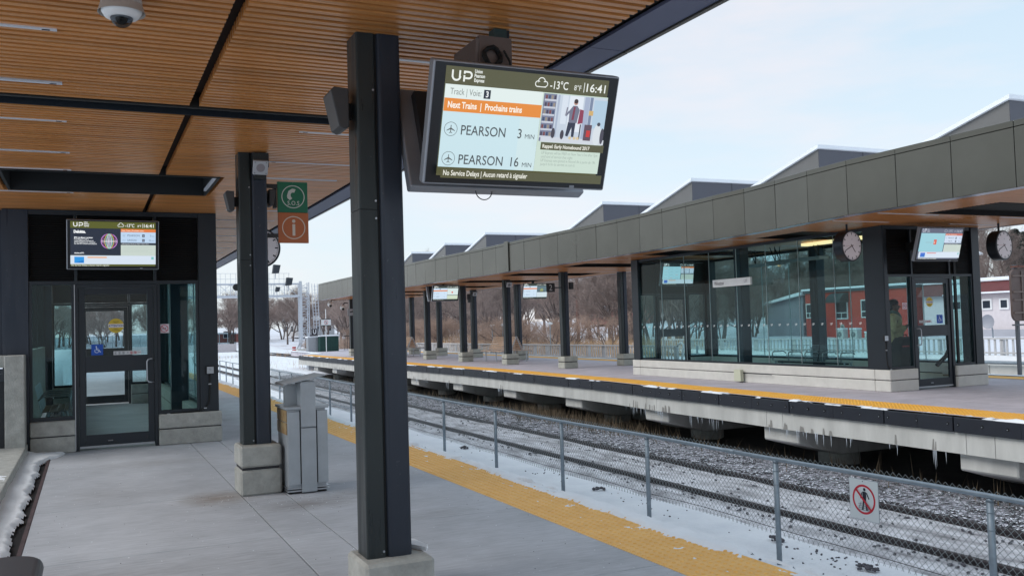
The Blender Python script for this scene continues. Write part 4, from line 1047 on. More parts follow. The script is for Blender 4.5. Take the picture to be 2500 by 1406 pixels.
# station clock
def clock(label, x, y, z, yaw=0, zc=CZ, D=.585, dense=True, flipback=True):
    t = thing('station_clock', label, 'clock', (x, y, z), yaw, 'double sided station clocks')
    o = MB().tube([(0, -.1, 0), (0, .1, 0)], D/2, 48).build('drum', mat('clock_drum', s2l(46, 50, 56), .35, .4), None, bevel=.008); o.parent = t
    o = MB().tube([(0, 0, D/2-.01), (0, 0, zc-z)], .02, 10).build('stem', FRAME, None); o.parent = t
    for sgn in (0, 1):
        s = Sheet(); g = (234, 228, 232); r_ = D/2-.03; k = (48, 48, 56)
        s.disc(0, 0, r_, g, n=48)
        for i in range(60):
            a = i*pi/30; b = i % 5 == 0; l = r_*(.17 if b else .06); wd = r_*(.075 if b else .022); r1 = r_*.965
            s.line(math.sin(a)*(r1-l), math.cos(a)*(r1-l), math.sin(a)*r1, math.cos(a)*r1, wd, k, layer=1)
        for (a, l, wd, c) in ((pi/6*(4+41/60), .56, .075, (96, 84, 88)), (pi/30*40.8, .84, .06, (70, 66, 72)), (pi/30*45, .8, .014, (190, 130, 120))):
            s.n += 1; s.line(-math.sin(a)*r_*.16, -math.cos(a)*r_*.16, math.sin(a)*r_*l, math.cos(a)*r_*l, r_*wd, c)
        s.disc(0, 0, r_*.05, (70, 60, 64)); s.text(0, r_*.42, 'UP', r_*.13, (150, 146, 156), align='CENTER')
        f = s.build('face', None, T(0, 0, 0, pi*sgn) @ T(0, -.1005, 0)); f.parent = t
        m_ = MB(); m_.tube([(r_*1.03*math.cos(a), -.102, r_*1.03*math.sin(a)) for a in frange(0, 2*pi, 40)], .007, 6, caps=False); m_.move(lambda v: T(0, 0, 0, pi*sgn) @ v)
        b_ = m_.build('rim', FRAME, None); b_.parent = t
    return t
clock('station clock half hidden behind the S.O.S. sign column', 2.415, 14.35, 2.79, 0, D=.62)
clock('station clock hanging in front of the glass walls of the far waiting room', 13.0, 12.85, 2.783, .12)
clock('rightmost station clock, hanging against the sky beside the far waiting room', 16.25, 12.13, 2.763, .12)

# dome camera
dc = thing('dome_camera', 'white domed security camera hanging from the wooden ceiling', 'camera', (.172, 4.9, CZ))
prof = [(0, .10), (.035, .099), (.07, .101), (.085, .106), (.098, .108)]
mb = MB(); mb.tube([(.172, 4.9, CZ+.01), (.172, 4.9, CZ-.04)], [.093, .099], 32); mb.tube([(.172, 4.9, CZ-.04), (.172, 4.9, CZ-.085)], [.099, .112], 32, caps=False); mb.build('mount', mat('camera_shell_shade', s2l(176, 170, 164), .5), dc, smooth=True)
mb = MB(); mb.tube([(.172, 4.9, CZ-.05), (.172, 4.9, CZ-.078), (.172, 4.9, CZ-.105), (.172, 4.9, CZ-.108)], [.098, .096, .078, .05], 32); mb.build('lower_shell', WHITE, dc, smooth=True)
mb = MB(); mb.ball((.172, 4.9, CZ-.102), .054, 24, 10, -.999, 0.05); mb.build('dome', ICEG, dc, smooth=True)
mb = MB(); mb.ball((.172, 4.9, CZ-.11), .03, 12, 8); mb.tube([(.172, 4.9, CZ-.11), (.165, 4.875, CZ-.135)], .016, 12); mb.build('lens', BLACK, dc, smooth=True)

# ================================================================ litter bin
bn = thing('litter_bin', 'tall grey metal litter bin with a sloping lid and faded yellow panels beside the plinth', 'litter bin', (1.84, 8.8, 0))
MB().box(1.665, 2.02, 8.56, 9.02, .04, .775).build('body', ALUD, bn, bevel=.004)
MB().box(1.645, 2.045, 8.53, 9.05, .776, .80).build('top_shelf', ALUD, bn, bevel=.003)
MB().box(1.785, 1.925, 8.525, 8.559, .012, .60).build('front_strip', ALUD, bn, bevel=.004)
MB().box(1.79, 1.92, 8.53, 8.80, .801, 1.03).build('neck', ALUD, bn, bevel=.004)
MB().box(1.785, 1.925, 8.523, 8.56, .612, 1.02).build('neck_front', ALUD, bn, bevel=.003)
MB().box(1.68, 1.79, 8.72, 8.80, .801, 1.0).build('neck_back', ALUD, bn)
for (a, b) in ((1.668, 1.775), (1.937, 2.035)):
    d_ = MB().box(a, b, 8.538, 8.556, .085, .755).build('door', ALUD, bn, bevel=.003)
    MB().box(a-.002, a+.0, 8.54, 8.556, .09, .75)
    MB().box(b+.001 if a < 1.7 else a-.006, b+.007 if a < 1.7 else a-.001, 8.543, 8.558, .09, .76).build('door_gap', BLACK, bn)
for z in (.02, .045): MB().box(1.655, 2.04, 8.545, 9.03, z, z+.014).build('base_plate', ALU, bn)
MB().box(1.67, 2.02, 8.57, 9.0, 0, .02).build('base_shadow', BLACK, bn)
mb = MB(); mb.prism([(1.635, 1.005), (2.012, 1.078), (2.012, 1.09), (1.635, 1.017)], 8.50, 8.95, 'y'); mb.build('sloping_lid', ALUD, bn, bevel=.002, seg=1)
mb = MB(); mb.prism([(1.622, 1.006), (1.636, .995), (1.64, 1.016)], 8.51, 8.94, 'y'); mb.build('lid_lip', ALU, bn)
YP = mat('faded_yellow_film', s2l(208, 188, 142), .5, var=.3, vscale=12, col2=s2l(150, 112, 72))
for i in range(2):
    for j in range(2):
        MB().box(1.657, 1.664, 8.56+.24*i+.006, 8.80+.22*i-.006, .545+.115*j, .652+.115*j).build('side_panel', YP, bn)
MB().box(1.9255, 1.93, 8.53, 8.55, .52, .55).build('latch', FRAME, bn)

# rounded dark lid in the lower left corner
lid = thing('rounded_lid', 'rounded dark grey lid edge cut off at the lower left corner of the picture', 'bin lid', (-.35, 2.45, 0))
mb = MB(); pts = []
for (cx_, cy_, a0) in ((-.195, 2.60, 0), (-.80, 2.60, pi/2), (-.80, 2.10, pi), (-.195, 2.10, -pi/2)):
    for k in range(7): a = a0+k*pi/12; pts.append((cx_+.09*math.cos(a), cy_+.09*math.sin(a)))
mb.prism(pts, .905, .95, 'z'); mb.build('lid', mat('dark_plastic_lid', s2l(58, 64, 72), .4), lid, bevel=.02, seg=4)
mb = MB(); mb.prism([(-.53+(p[0]+.53)*.93, 2.36+(p[1]-2.36)*.93) for p in pts], 0, .904, 'z'); mb.build('body', mat('dark_bin_body', s2l(48, 52, 58), .5), lid)
# ================================================================ glazed waiting rooms
SILV = mat('silver_gasket', s2l(176, 186, 190), .4, .3)
SKINC = mat('skin', s2l(140, 100, 84), .6)
def decals(parent, y, items, name='sticker'):
    """items are placed at world x,z on the plane y"""
    for it in items:
        kind, x, z, sz = it[:4]; s = Sheet()
        if kind == 'attention':
            s.disc(0, 0, sz, (206, 178, 62), n=36); s.rect(-sz*.97, -sz*.24, sz*.97, sz*.24, (226, 226, 232)); s.text(0, -sz*.14, 'ATTENTION', sz*.40, (52, 52, 110), align='CENTER', bold=.001)
            for i, t_ in enumerate(('Automatic', 'Door')): s.text(0, sz*(.52-.2*i), t_, sz*.22, (80, 66, 30), align='CENTER')
            for i, t_ in enumerate(('Porte', 'automatique')): s.text(0, sz*(-.48-.2*i), t_, sz*.22, (80, 66, 30), align='CENTER')
        elif kind == 'wheel':
            s.rect(-sz, -sz, sz, sz, (20, 80, 178)); k = (214, 226, 240)
            s.ring(-.08*sz, -.2*sz, .38*sz, .09*sz, k, a0=pi*.75, a1=pi*2.05); s.disc(-.15*sz, .6*sz, .11*sz, k, n=14)
            s.line(-.15*sz, .5*sz, -.08*sz, -.05*sz, .13*sz, k); s.line(-.1*sz, .22*sz, .22*sz, .22*sz, .09*sz, k); s.line(-.1*sz, -.03*sz, .3*sz, -.03*sz, .11*sz, k)
            s.line(.3*sz, -.0*sz, .48*sz, -.45*sz, .1*sz, k); s.line(.44*sz, -.42*sz, .64*sz, -.36*sz, .1*sz, k)
        elif kind == 'nosmoke':
            s.rect(-sz, -sz, sz, sz, (216, 208, 216)); s.rect(-.5*sz, -.08*sz, .35*sz, .08*sz, (70, 66, 78)); s.line(.2*sz, .1*sz, .45*sz, .3*sz, .06*sz, (70, 66, 78))
            s.ring(0, 0, sz*.82, sz*.14, (186, 48, 76)); s.line(-.55*sz, .55*sz, .55*sz, -.55*sz, .13*sz, (186, 48, 76))
        elif kind == 'strip':
            w2 = sz; h2 = sz*.145; s.rect(-w2, -h2, w2, h2, (206, 208, 212))
            for i in range(7):
                cx = -w2+w2*2*(i+.5)/7; c = (186, 60, 70) if i in (4, 5) else (90, 94, 104)
                if i == 6: s.rect(cx-.6*h2, -.1*h2, cx+.6*h2, .1*h2, (150, 154, 160)); continue
                if i == 3: s.poly([(cx-.6*h2, 0), (cx+.5*h2, .35*h2), (cx+.5*h2, -.2*h2)], c); continue
                s.ring(cx, 0, .72*h2, .14*h2, c, n=16); s.rect(cx-.15*h2, -.4*h2, cx+.15*h2, .4*h2, c)
                if i in (4, 5): s.line(cx-.5*h2, .5*h2, cx+.5*h2, -.5*h2, .16*h2, c)
        s.build(name, parent, T(x, y, z))
def courses(parent, x0, x1, y0, y1, m=None):
    for (a, b) in ((0, .212), (.226, .42)):
        MB().box(x0, x1, y0, y1, a, b).build('plinth_course', m or CONCB, parent, bevel=.012, seg=1)
    MB().box(x0+.012, x1-.012, y0+.012, y1-.012, .2, .24).build('plinth_joint', MATS['joint_dark'], parent)
def louvres(parent, x0, x1, y, z0, z1, back=None):
    mb = MB(); z = z0+.01
    while z < z1-.02:
        mb.quad((x0, y, z), (x1, y, z), (x1, y+.022, z+.026), (x0, y+.022, z+.026)); mb.quad((x0, y+.002, z-.003), (x1, y+.002, z-.003), (x1, y, z), (x0, y, z)); z += .03
    mb.build('louvre_blades', LOUV, parent, kind='stuff')
    MB().box(x0, x1, y+.026, y+.05, z0, z1).build('louvre_back', BLACK, parent)
def door(parent, d0, d1, y, handle_right, stickers, sgn=1):
    """leaf in a frame; y is the outer face, sgn=1 faces -Y"""
    dy = .045*sgn
    Y = lambda a, b: (min(y+a*sgn, y+b*sgn), max(y+a*sgn, y+b*sgn))
    dn = MB(); 
    root = MB().box(d0+.045, d0+.125, *Y(0, .045), .03, 2.155).build('door', FRAME, parent, bevel=.003, seg=1)
    MB().box(d1-.125, d1-.045, *Y(0, .045), .03, 2.155).build('stile', FRAME, root, bevel=.003, seg=1)
    MB().box(d0+.126, d1-.126, *Y(.001, .044), 2.07, 2.155).build('top_rail', FRAME, root)
    MB().box(d0+.126, d1-.126, *Y(.001, .044), 1.03, 1.245).build('mid_rail', FRAME, root)
    MB().box(d0+.126, d1-.126, *Y(.001, .044), .03, .20).build('bottom_rail', FRAME, root)
    MB().box(d0+.122, d1-.122, *Y(.018, .026), 1.24, 2.075).build('door_pane', GLASSD, root)
    MB().box(d0+.122, d1-.122, *Y(.018, .026), .195, 1.035).build('door_pane', GLASSD, root)
    MB().box(d0+.05, d1-.05, *Y(-.006, -.001), .03, .058).build('kick_strip', ALU, root)
    hx = d1-.085 if handle_right else d0+.085; hi = hx-.055 if handle_right else hx+.055
    hm = MB(); hm.tube([(hx+(.03 if handle_right else -.03), y-.001*sgn, 1.185), (hx, y-.05*sgn, 1.185), (hi+.02*(1 if handle_right else -1), y-.06*sgn, 1.18), (hi, y-.06*sgn, 1.15), (hi, y-.06*sgn, .90), (hi+.02*(1 if handle_right else -1), y-.06*sgn, .87), (hx, y-.05*sgn, .865), (hx+(.03 if handle_right else -.03), y-.001*sgn, .865)], .011, 8)
    hm.build('handle', ALU, root, smooth=True)
    mb = MB(); mb.tube([(d0+.38*(d1-d0), y-.002*sgn, .115), (d0+.44*(d1-d0), y-.002*sgn, .115)], .008, 6); mb.build('lock', ALU, root)
    for (a, b) in ((d0, d0+.042), (d1-.042, d1)): MB().box(a, b, *Y(-.02, .10), 0, 2.20).build('door_jamb', FRAME, parent)
    MB().box(d0+.043, d1-.043, *Y(-.02, .10), 2.16, 2.20).build('door_head', FRAME, parent)
    if stickers: decals(root, y-.004, stickers)
    return root
def shelter(label, x0, x1, y0, y1, d0, d1, cl, cr_, side_glass, stickers, handle_right, concm, solid_left=False, top=3.195):
    t = thing('waiting_room', label, 'waiting room', ((x0+x1)/2, (y0+y1)/2, 0))
    F = FRAME
    for (yy_, sg) in ((y0, 1), (y1, -1)):
        Y = lambda a, b: (min(yy_+a*sg, yy_+b*sg), max(yy_+a*sg, yy_+b*sg))
        MB().box(x0, x0+cl, *Y(0, .32), .421 if not solid_left else .0, top).build('corner_post', F if not solid_left else STEEL, t, bevel=.004)
        MB().box(x1-cr_, x1, *Y(0, .32), .421, top).build('corner_post', F, t, bevel=.004)
        a, b = x0+cl, x1-cr_
        MB().box(a+.002, b-.002, *Y(.02, .12), 2.205, 2.25).build('transom', F, t)
        MB().box(a+.002, b-.002, *Y(.02, .12), 3.13, top).build('top_beam', F, t)
        cols_ = [a, d0, d1, b]
        for q in (d0-.0, d1-.035): MB().box(q, q+.035, *Y(.018, .118), 2.251, 3.129).build('mullion', F, t)
        for (u, v) in ((a+.004, d0-.004), (d0+.04, d1-.04), (d1+.004, b-.004)):
            if sg == 1: louvres(t, u, v, yy_+.05, 2.255, 3.125)
            else: MB().box(u, v, yy_-.1, yy_-.05, 2.255, 3.125).build('upper_panel', LOUV, t)
        for (u, v) in ((a+.004, d0-.004), (d1+.004, b-.004)):
            if v-u < .1: continue
            wf = MB().box(u, v, *Y(.02, .11), .421, .47).build('window', F, t)
            MB().box(u, u+.035, *Y(.021, .109), .471, 2.204).build('window_side', F, wf); MB().box(v-.035, v, *Y(.021, .109), .471, 2.204).build('window_side', F, wf)
            MB().box(u+.034, v-.034, *Y(.055, .065), .469, 2.204).build('pane', GLASS, wf)
        courses(t, x0-.02 if not solid_left else x0+cl+.005, d0-.004, *Y(-.05, .33), concm); courses(t, d1+.004, x1+.035, *Y(-.05, .33), concm)
        door(t, d0, d1, yy_+.03*sg, handle_right, stickers if sg == 1 else [], sg)
    # long sides
    for (xx, sx, on) in ((x0+.05, 1, not solid_left), (x1-.05, -1, True)):
        ya, yb = y0+.325, y1-.325; X = lambda a, b: (min(xx+a*sx, xx+b*sx), max(xx+a*sx, xx+b*sx))
        if on:
            courses(t, *X(-.07, .22), ya+.01, yb-.01, concm)
            MB().box(*X(-.01, .07), ya, yb, .421, .465).build('sill_rail', F, t); MB().box(*X(-.01, .07), ya, yb, 3.13, top).build('head_rail', F, t)
            n = max(1, round((yb-ya)/1.03))
            for i in range(n):
                a = ya+(yb-ya)*i/n; b = ya+(yb-ya)*(i+1)/n
                g = MB().box(*X(.02, .032), a+.004, b-.004, .466, 3.129).build('glass_pane', GLASS, t)
                if i: MB().box(*X(.014, .036), a-.0035, a+.0035, .466, 3.129).build('gasket', SILV, t)
                if sx == side_glass:
                    s = Sheet(); m = 4
                    for k in range(m): s.text(-(b-a)/2+(k+.5)*(b-a)/m, 0, 'UP', .062, (206, 212, 214), align='CENTER', bold=.002)
                    s.build('safety_marks', g, T(xx+.018*sx, (a+b)/2, 1.30, -pi/2*sx))
        else:
            MB().box(*X(-.04, .12), ya, yb, 0, 1.32).build('low_concrete_wall', concm, t)
            MB().box(*X(0, .06), ya, yb, 1.325, top).build('glass_pane', GLASS, t)
            for k in range(4): MB().box(*X(-.02, .10), ya+k*(yb-ya)/3-.04, ya+k*(yb-ya)/3+.04, 1.325, top).build('wall_mullion', F, t)
    return t
def callbox(t, x, z, y, run):
    b = MB().box(x-.055, x+.055, y-.035, y-.001, z-.055, z+.055).build('button_box', BLACK, t, bevel=.004)
    MB().box(x-.043, x+.048, y-.04, y-.036, z-.05, z+.045).build('button_plate', ALU, b, bevel=.002)
    s = Sheet(); s.ring(0, .01, .012, .003, (90, 90, 96), n=16); s.build('button_symbol', b, T(x, y-.0405, z))
    mb = MB(); mb.tube(run, .011, 8); mb.build('conduit', BLACK, t, smooth=True)
    for p in run[1::3]: MB().box(p[0]-.02, p[0]+.02, p[1]-.013, p[1]-.005, p[2]-.008, p[2]+.008).build('conduit_clip', ALU, t)

sh = shelter('dark framed glass waiting room on the near platform with a single door under a bright display', -.99, 1.665, 13.40, 22.3, -.150, .872, .30, .245, -1,
             [('attention', .352, 1.645, .097), ('wheel', .118, 1.33, .072), ('strip', .49, 1.277, .172)], True, CONCB, solid_left=True)
decals(sh, 13.448, [('nosmoke', .965, 1.59, .062)])
callbox(sh, 1.55, .995, 13.40, [(1.545, 13.385, .94), (1.545, 13.385, .8), (1.54, 13.385, .66), (1.53, 13.385, .55), (1.48, 13.385, .47), (1.40, 13.385, .435), (1.2, 13.385, .428), (1.0, 13.385, .42), (.88, 13.385, .40)])
MB().box(-.155, -.145, 13.36, 13.37, .02, 2.2).build('hinge_strip', ALU, sh)
MB().box(-1.45, -.995, 13.6, 13.7, 1.29, 3.2).build('dark_side_screen', STEEL, sh)
wl = thing('concrete_wall', 'pale concrete wall end at the left edge, next to the waiting room', 'wall', (-.86, 13.2, 0))
MB().box(-.945, -.722, 13.02, 13.38, 0, 1.30).build('wall_end', CONCB, wl, bevel=.012)
MB().box(-1.6, -.947, 13.1, 13.5, 1.15, 1.30).build('wall_top', CONCB, wl)
gt = thing('metal_gate', 'dark sheet metal gate cut off by the left edge of the picture', 'gate', (-1.4, 13.1, 0))
MB().box(-2.6, -.948, 13.06, 13.09, .02, .98).build('panel', mat('gate_panel', s2l(26, 30, 36), .6), gt)
MB().box(-2.6, -.948, 13.03, 13.055, 1.08, 1.14).build('top_rail', FRAME, gt); MB().box(-1.0, -.948, 13.03, 13.055, .98, 1.079).build('upright', FRAME, gt)
MB().box(-2.6, -1.01, 13.06, 13.07, .985, 1.075).build('light_insert', ALU, gt)
display('bright display above the left waiting room door with a neon globe advert', .327, 13.08, 2.705, .03, .19, lambda: sheet_list('ad'), wcase=1.12, hcase=.655)
MB().box(.2, .45, 13.15, 13.42, 2.6, 2.8).build('wall_bracket', BLACK, [o for o in COL.objects if o.name.startswith('departure_display')][-1])
# things inside the left room: mesh seat, rear
def mesh_bench(label, x, y, rz, n=3, group=None):
    t = thing('waiting_bench', label, 'bench', (x, y, 0), 0, group)
    mb = MB()
    for k in range(n):
        x0_ = k*.56
        for i in range(13): mb.tube([(x0_+.02+i*.04, 0, .44), (x0_+.02+i*.04, .40, .42), (x0_+.02+i*.04, .48, .80)], .004, 4)
        for (yy_, zz) in ((.0, .44), (.1, .435), (.2, .43), (.3, .425), (.40, .42), (.43, .55), (.455, .68), (.48, .80)): mb.tube([(x0_, yy_, zz), (x0_+.52, yy_, zz)], .005, 4)
    mb.move(lambda v: T(x, y, 0, rz) @ v); mb.build('seat_mesh', ALU, t, kind='stuff')
    for k in range(n+1):
        mb = MB(); mb.tube([(k*.56-.02, .02, .44), (k*.56-.02, .02, .62), (k*.56-.02, .05, .65), (k*.56-.02, .38, .65), (k*.56-.02, .44, .6)], .013, 6); mb.move(lambda v: T(x, y, 0, rz) @ v); mb.build('armrest', ALU, t, smooth=True)
    for k in (0, n):
        mb = MB(); mb.tube([(k*.56-.02, .05, 0), (k*.56-.02, .12, .42)], .022, 6); mb.tube([(k*.56-.02, .45, 0), (k*.56-.02, .30, .42)], .022, 6); mb.move(lambda v: T(x, y, 0, rz) @ v); mb.build('leg', ALU, t)
    mb = MB(); mb.box(-.03, n*.56, .18, .23, .38, .415); mb.move(lambda v: T(x, y, 0, rz) @ v); mb.build('beam', FRAME, t); return t
mesh_bench('wire mesh bench inside the left waiting room behind its left window', -.22, 15.0, pi/2, 3)
lp = thing('interior_column', 'dark column standing inside the left waiting room', 'column', (1.4, 16, 0))
MB().box(1.24, 1.50, 15.9, 16.15, 0, 3.19).build('shaft', STEEL, lp)

# ================================================================ far canopy
fc = thing('platform_canopy', 'far platform canopy clad in olive grey panels with a saw tooth row of roof lights', 'canopy', (14.4, 20, CZ))
XE = 17.0
def fpan(y0, y1, z0, z1, name, m, proud=0, th=.03, off=0):
    a, b = fx(y0)-proud+off, fx(y1)-proud+off; mb = MB(); n = 0
    wa, wb_, wc = R.uniform(-.002, .003), R.uniform(-.002, .003), R.uniform(-.003, .003)
    a -= max(0, wa); b -= max(0, wb_)
    mb.v += [(a, y0, z0), (a+th, y0, z0), (b+th, y1, z0), (b, y1, z0), (a+wc, y0, z1), (a+th, y0, z1), (b+th, y1, z1), (b+wc, y1, z1)]
    for q in ((0, 3, 2, 1), (4, 5, 6, 7), (0, 1, 5, 4), (1, 2, 6, 5), (2, 3, 7, 6), (3, 0, 4, 7)): mb.f.append(q); mb.mi.append(0)
    return mb.build(name, m, fc, bevel=.004, seg=1)
y = 9.471-1.05*10
while y < 51.4:
    if abs(y-26.27) < .3: fpan(y+.006, y+.30, CZ-.01, 4.16, 'fascia_panel', FASCIA, .04); fpan(y+.31, y+1.044, CZ-.01, 4.03, 'fascia_panel', FASCIA)
    else: fpan(y+.006, y+1.044, CZ-.01, 4.03, 'fascia_panel', FASCIA)
    fpan(y+.004, y+1.046, 4.038, 4.125, 'cap_panel', FASCIA, 0, .05)
    y += 1.05
YE = y
def edge_sheet(name, m, off0, off1, z0, z1, y0=-1.029, y1=None, step=1.05):
    mb = MB(); y = y0; y1 = y1 or YE
    while y < y1-.01:
        q = min(y+step, y1); a, b = fx(y), fx(q); n = len(mb.v)
        mb.v += [(a+off0, y, z0), (a+off1, y, z0), (b+off1, q, z0), (b+off0, q, z0), (a+off0, y, z1), (a+off1, y, z1), (b+off1, q, z1), (b+off0, q, z1)]
        for f in ((0, 3, 2, 1), (4, 5, 6, 7), (0, 1, 5, 4), (1, 2, 6, 5), (2, 3, 7, 6), (3, 0, 4, 7)): mb.f.append(tuple(n+i for i in f)); mb.mi.append(0)
        y = q
    return mb.build(name, m, fc)
edge_sheet('gap_behind_panels', BLACK, .034, .05, CZ, 4.1)
edge_sheet('soffit_trim', mat('bright_soffit_trim', s2l(176, 184, 204), .3, .6, var=.3, vscale=1.4), .052, .25, CZ-.006, CZ+.01)
edge_sheet('parapet_top', SNOWR, .05, .35, 4.09, 4.135)
MB().box(12.6, XE-.1, -1, YE-.1, CZ+.12, CZ+.5).build('roof_deck', PLEN, fc)
MB().box(12.6, XE, -1, YE-.1, CZ+.51, CZ+.6).build('roof_snow', SNOWR, fc)
mb = MB()
peaks = [5.75, 10.1, 14.48, 18.9, 23.3, 32.1, 36.5, 40.9, 45.3]
wells = [(p-.35, p+1.05) for p in peaks]+[(27.4, 28.8)]
y = 3.0
while y < YE-.15:
    a = fx(y)+.29; w_ = [q for q in wells if q[0]-.03 < y < q[1]+.03]
    if w_: mb.box(a, 13.1, y-SW/2, y+SW/2, CZ, CZ+.06); mb.box(16.2, XE-.1, y-SW/2, y+SW/2, CZ, CZ+.06)
    else: mb.box(a, 14.62, y-SW/2, y+SW/2, CZ, CZ+.06); mb.box(14.68, XE-.1, y-SW/2, y+SW/2, CZ, CZ+.06)
    y += PIT
mb.build('ceiling_slats', SLAT, fc, kind='stuff')
for (a, b) in wells:
    m_ = MB(); m_.box(13.1, 13.125, a, b, CZ-.004, CZ+.119); m_.box(16.175, 16.2, a, b, CZ-.004, CZ+.119); m_.box(13.126, 16.174, a, a+.02, CZ-.004, CZ+.119); m_.box(13.126, 16.174, b-.02, b, CZ-.004, CZ+.119); m_.box(13.126, 16.174, a+.021, b-.021, CZ+.09, CZ+.118)
    m_.build('skylight_well', VOIDM, fc)
for y in [11.3, 12.4, 15.9, 17.1, 20.3, 21.5, 25.4, 26.6, 30.2, 34.6, 38.8, 43]:
    MB().box(fx(y)+.4, 13.6, y-.018, y+.018, CZ-.006, CZ+.03).build('linear_light', OFFW, fc); MB().box(15.2, 16.6, y-.018, y+.018, CZ-.006, CZ+.03).build('linear_light', OFFW, fc)
MB().box(XE-.1, XE, -1, YE-.1, CZ-.01, CZ+.5).build('rear_fascia', mat('rear_edge_pale', s2l(190, 186, 192), .6), fc)
MB().box(fx(YE)-.0, XE, YE-.1, YE-.07, CZ-.01, 4.03).build('end_fascia', FASCIA, fc)
for p in peaks:
    a0, a1, zp = 13.95, 16.5, 5.03
    MB().prism([(p, 3.7), (p+3.9, 3.7), (p+3.9, 4.0), (p, zp)], a0, a1, 'x').build('roof_light', SCOOPM, fc)
    dark = MB().quad((a0, p-.004, 3.72), (a1, p-.004, 3.72), (a1, p-.004, zp-.03), (a0, p-.004, zp-.01)); q = MB(); q.quad((a0, p-.004, 3.72), (a1, p-.004, 3.72), (a1, p-.004, zp-.03), (a0, p-.004, zp-.03)); q.build('roof_light_front_shade', mat('shaded_front_cladding', s2l(86, 87, 96), .5, .2), fc)  # shade on the front painted as a darker, bluer sheet over the cladding
    MB().prism([(p-.05, zp-.03), (p+3.95, 3.955), (p+3.95, 4.03), (p-.05, zp+.045)], a0-.06, a1+.06, 'x').build('roof_light_snow_edge', SNOWR, fc)
    MB().box(15.2, 15.21, p-.008, p-.0045, 3.75, zp-.04).build('front_joint', BLACK, fc)
# columns of the far platform
fcol = [(14.27, y, 'front') for y in (26.68, 31.25, 35.72, 40.2, 44.7)]+[(13.45, 50.5, 'front')]
words = ['beside the 2 sign', 'in front of the pair of slatted benches', 'just right of the left hanging display', 'left of the left hanging display', 'fifth of the front row', 'last of the row with the camera sign']
for (x, y, k), wd in zip(fcol, words):
    column(x, y, .40, CZ, 'front row steel column on the far platform, '+wd, 'steel columns under the far canopy', pl=(.52, .45), dense=False, split=False, cm=CONC)
for (y, wd) in ((26.6, 'against the far corner of the glass waiting room'), (35.0, 'behind the pair of slatted benches'), (39.9, 'third of the rear row'), (44.6, 'fourth of the rear row'), (49.0, 'fifth of the rear row')):
    column(16.5, y, .40, CZ, 'rear row steel column on the far platform, '+wd, 'steel columns under the far canopy', pl=(.52, .45), dense=False, split=False, cm=CONC)
# small speakers / lights on far columns
def col_box(label, x, y, z, rot=0):
    t = thing('column_speaker', label, 'loudspeaker', (x, y, z), group='small speakers on the far columns')
    MB().box(x-.06, x+.06, y-.12, y-.0, z-.10, z+.13).build('cabinet', mat('speaker_black', s2l(34, 36, 40), .5), t)
    return t
def col_plate(label, x, y, z):
    t = thing('column_speaker', label, 'loudspeaker', (x, y, z), group='square speakers on the far columns')
    MB().box(x-.12, x+.12, y-.1, y-.003, z-.02, z+.12).build('housing', STEELB, t)
    m_ = MB(); m_.box(-.1, .1, -.02, .02, -.09, .09); M_ = T(x, y-.1, z-.02, 0, .4); m_.move(lambda v: M_ @ v); m_.build('plate', MATS['speaker_plate'], t)
    s = Sheet(); s.disc(0, 0, .055, (104, 108, 112), n=18); s.build('grille', t, M_ @ Matrix.Translation((0, -.021, 0)))
col_plate('pale square speaker at the top of the column in front of the benches', 14.40, 31.2, 3.02)
col_plate('pale square speaker at the top of a distant rear column', 16.62, 39.86, 3.02)
col_plate('pale square speaker on the column left of the left hanging display', 14.42, 40.16, 3.02)
col_box('black speaker on the right side of the column beside the 2 sign', 14.66, 26.8, 2.72); col_box('black speaker on the column just right of the left display', 14.66, 35.8, 2.72)
col_box('black speaker on the column at the corner of the glass waiting room', 16.40, 26.55, 2.78); col_box('black speaker on the left of a distant rear column', 16.36, 39.9, 2.7)
n2 = thing('platform_number_sign', 'black sign with a white number 2 next to a hanging display', 'sign', (13.9, 26.75, 2.69))
MB().box(13.735, 14.04, 26.72, 26.75, 2.535, 2.835).build('panel', mat('sign_black', s2l(38, 38, 42), .5), n2); MB().box(14.04, 14.3, 26.725, 26.745, 2.66, 2.70).build('bracket', FRAME, n2)
s = Sheet(); s.text(0, -.10, '2', .28, (196, 200, 204), align='CENTER', bold=.001); s.build('number', n2, T(13.887, 26.7195, 2.69))
def hang(x, y, w_=.0):
    def f(t):
        MB().box(x-.04, x+.04, y+.06, y+.14, 2.9, CZ).build('mount_post', FRAME, t); MB().box(x-.15, x+.15, y+.08, y+.2, 2.6, 3.02).build('mount_box', mat('mount_box_dark', s2l(58, 56, 54), .6), t)
    return f
display('left hanging display over the far platform, with a second screen seen edge on', 12.97, 34.05, 2.826, -.05, .36, lambda: sheet_small(0), double=.7, wcase=1.12, hcase=.66, mount=hang(12.97, 34.2))
display('display hanging beside the 2 sign on the far platform', 16.2, 32.52, 2.80, -.05, .27, lambda: sheet_small(1), wcase=1.06, hcase=.625, mount=hang(16.2, 32.6))

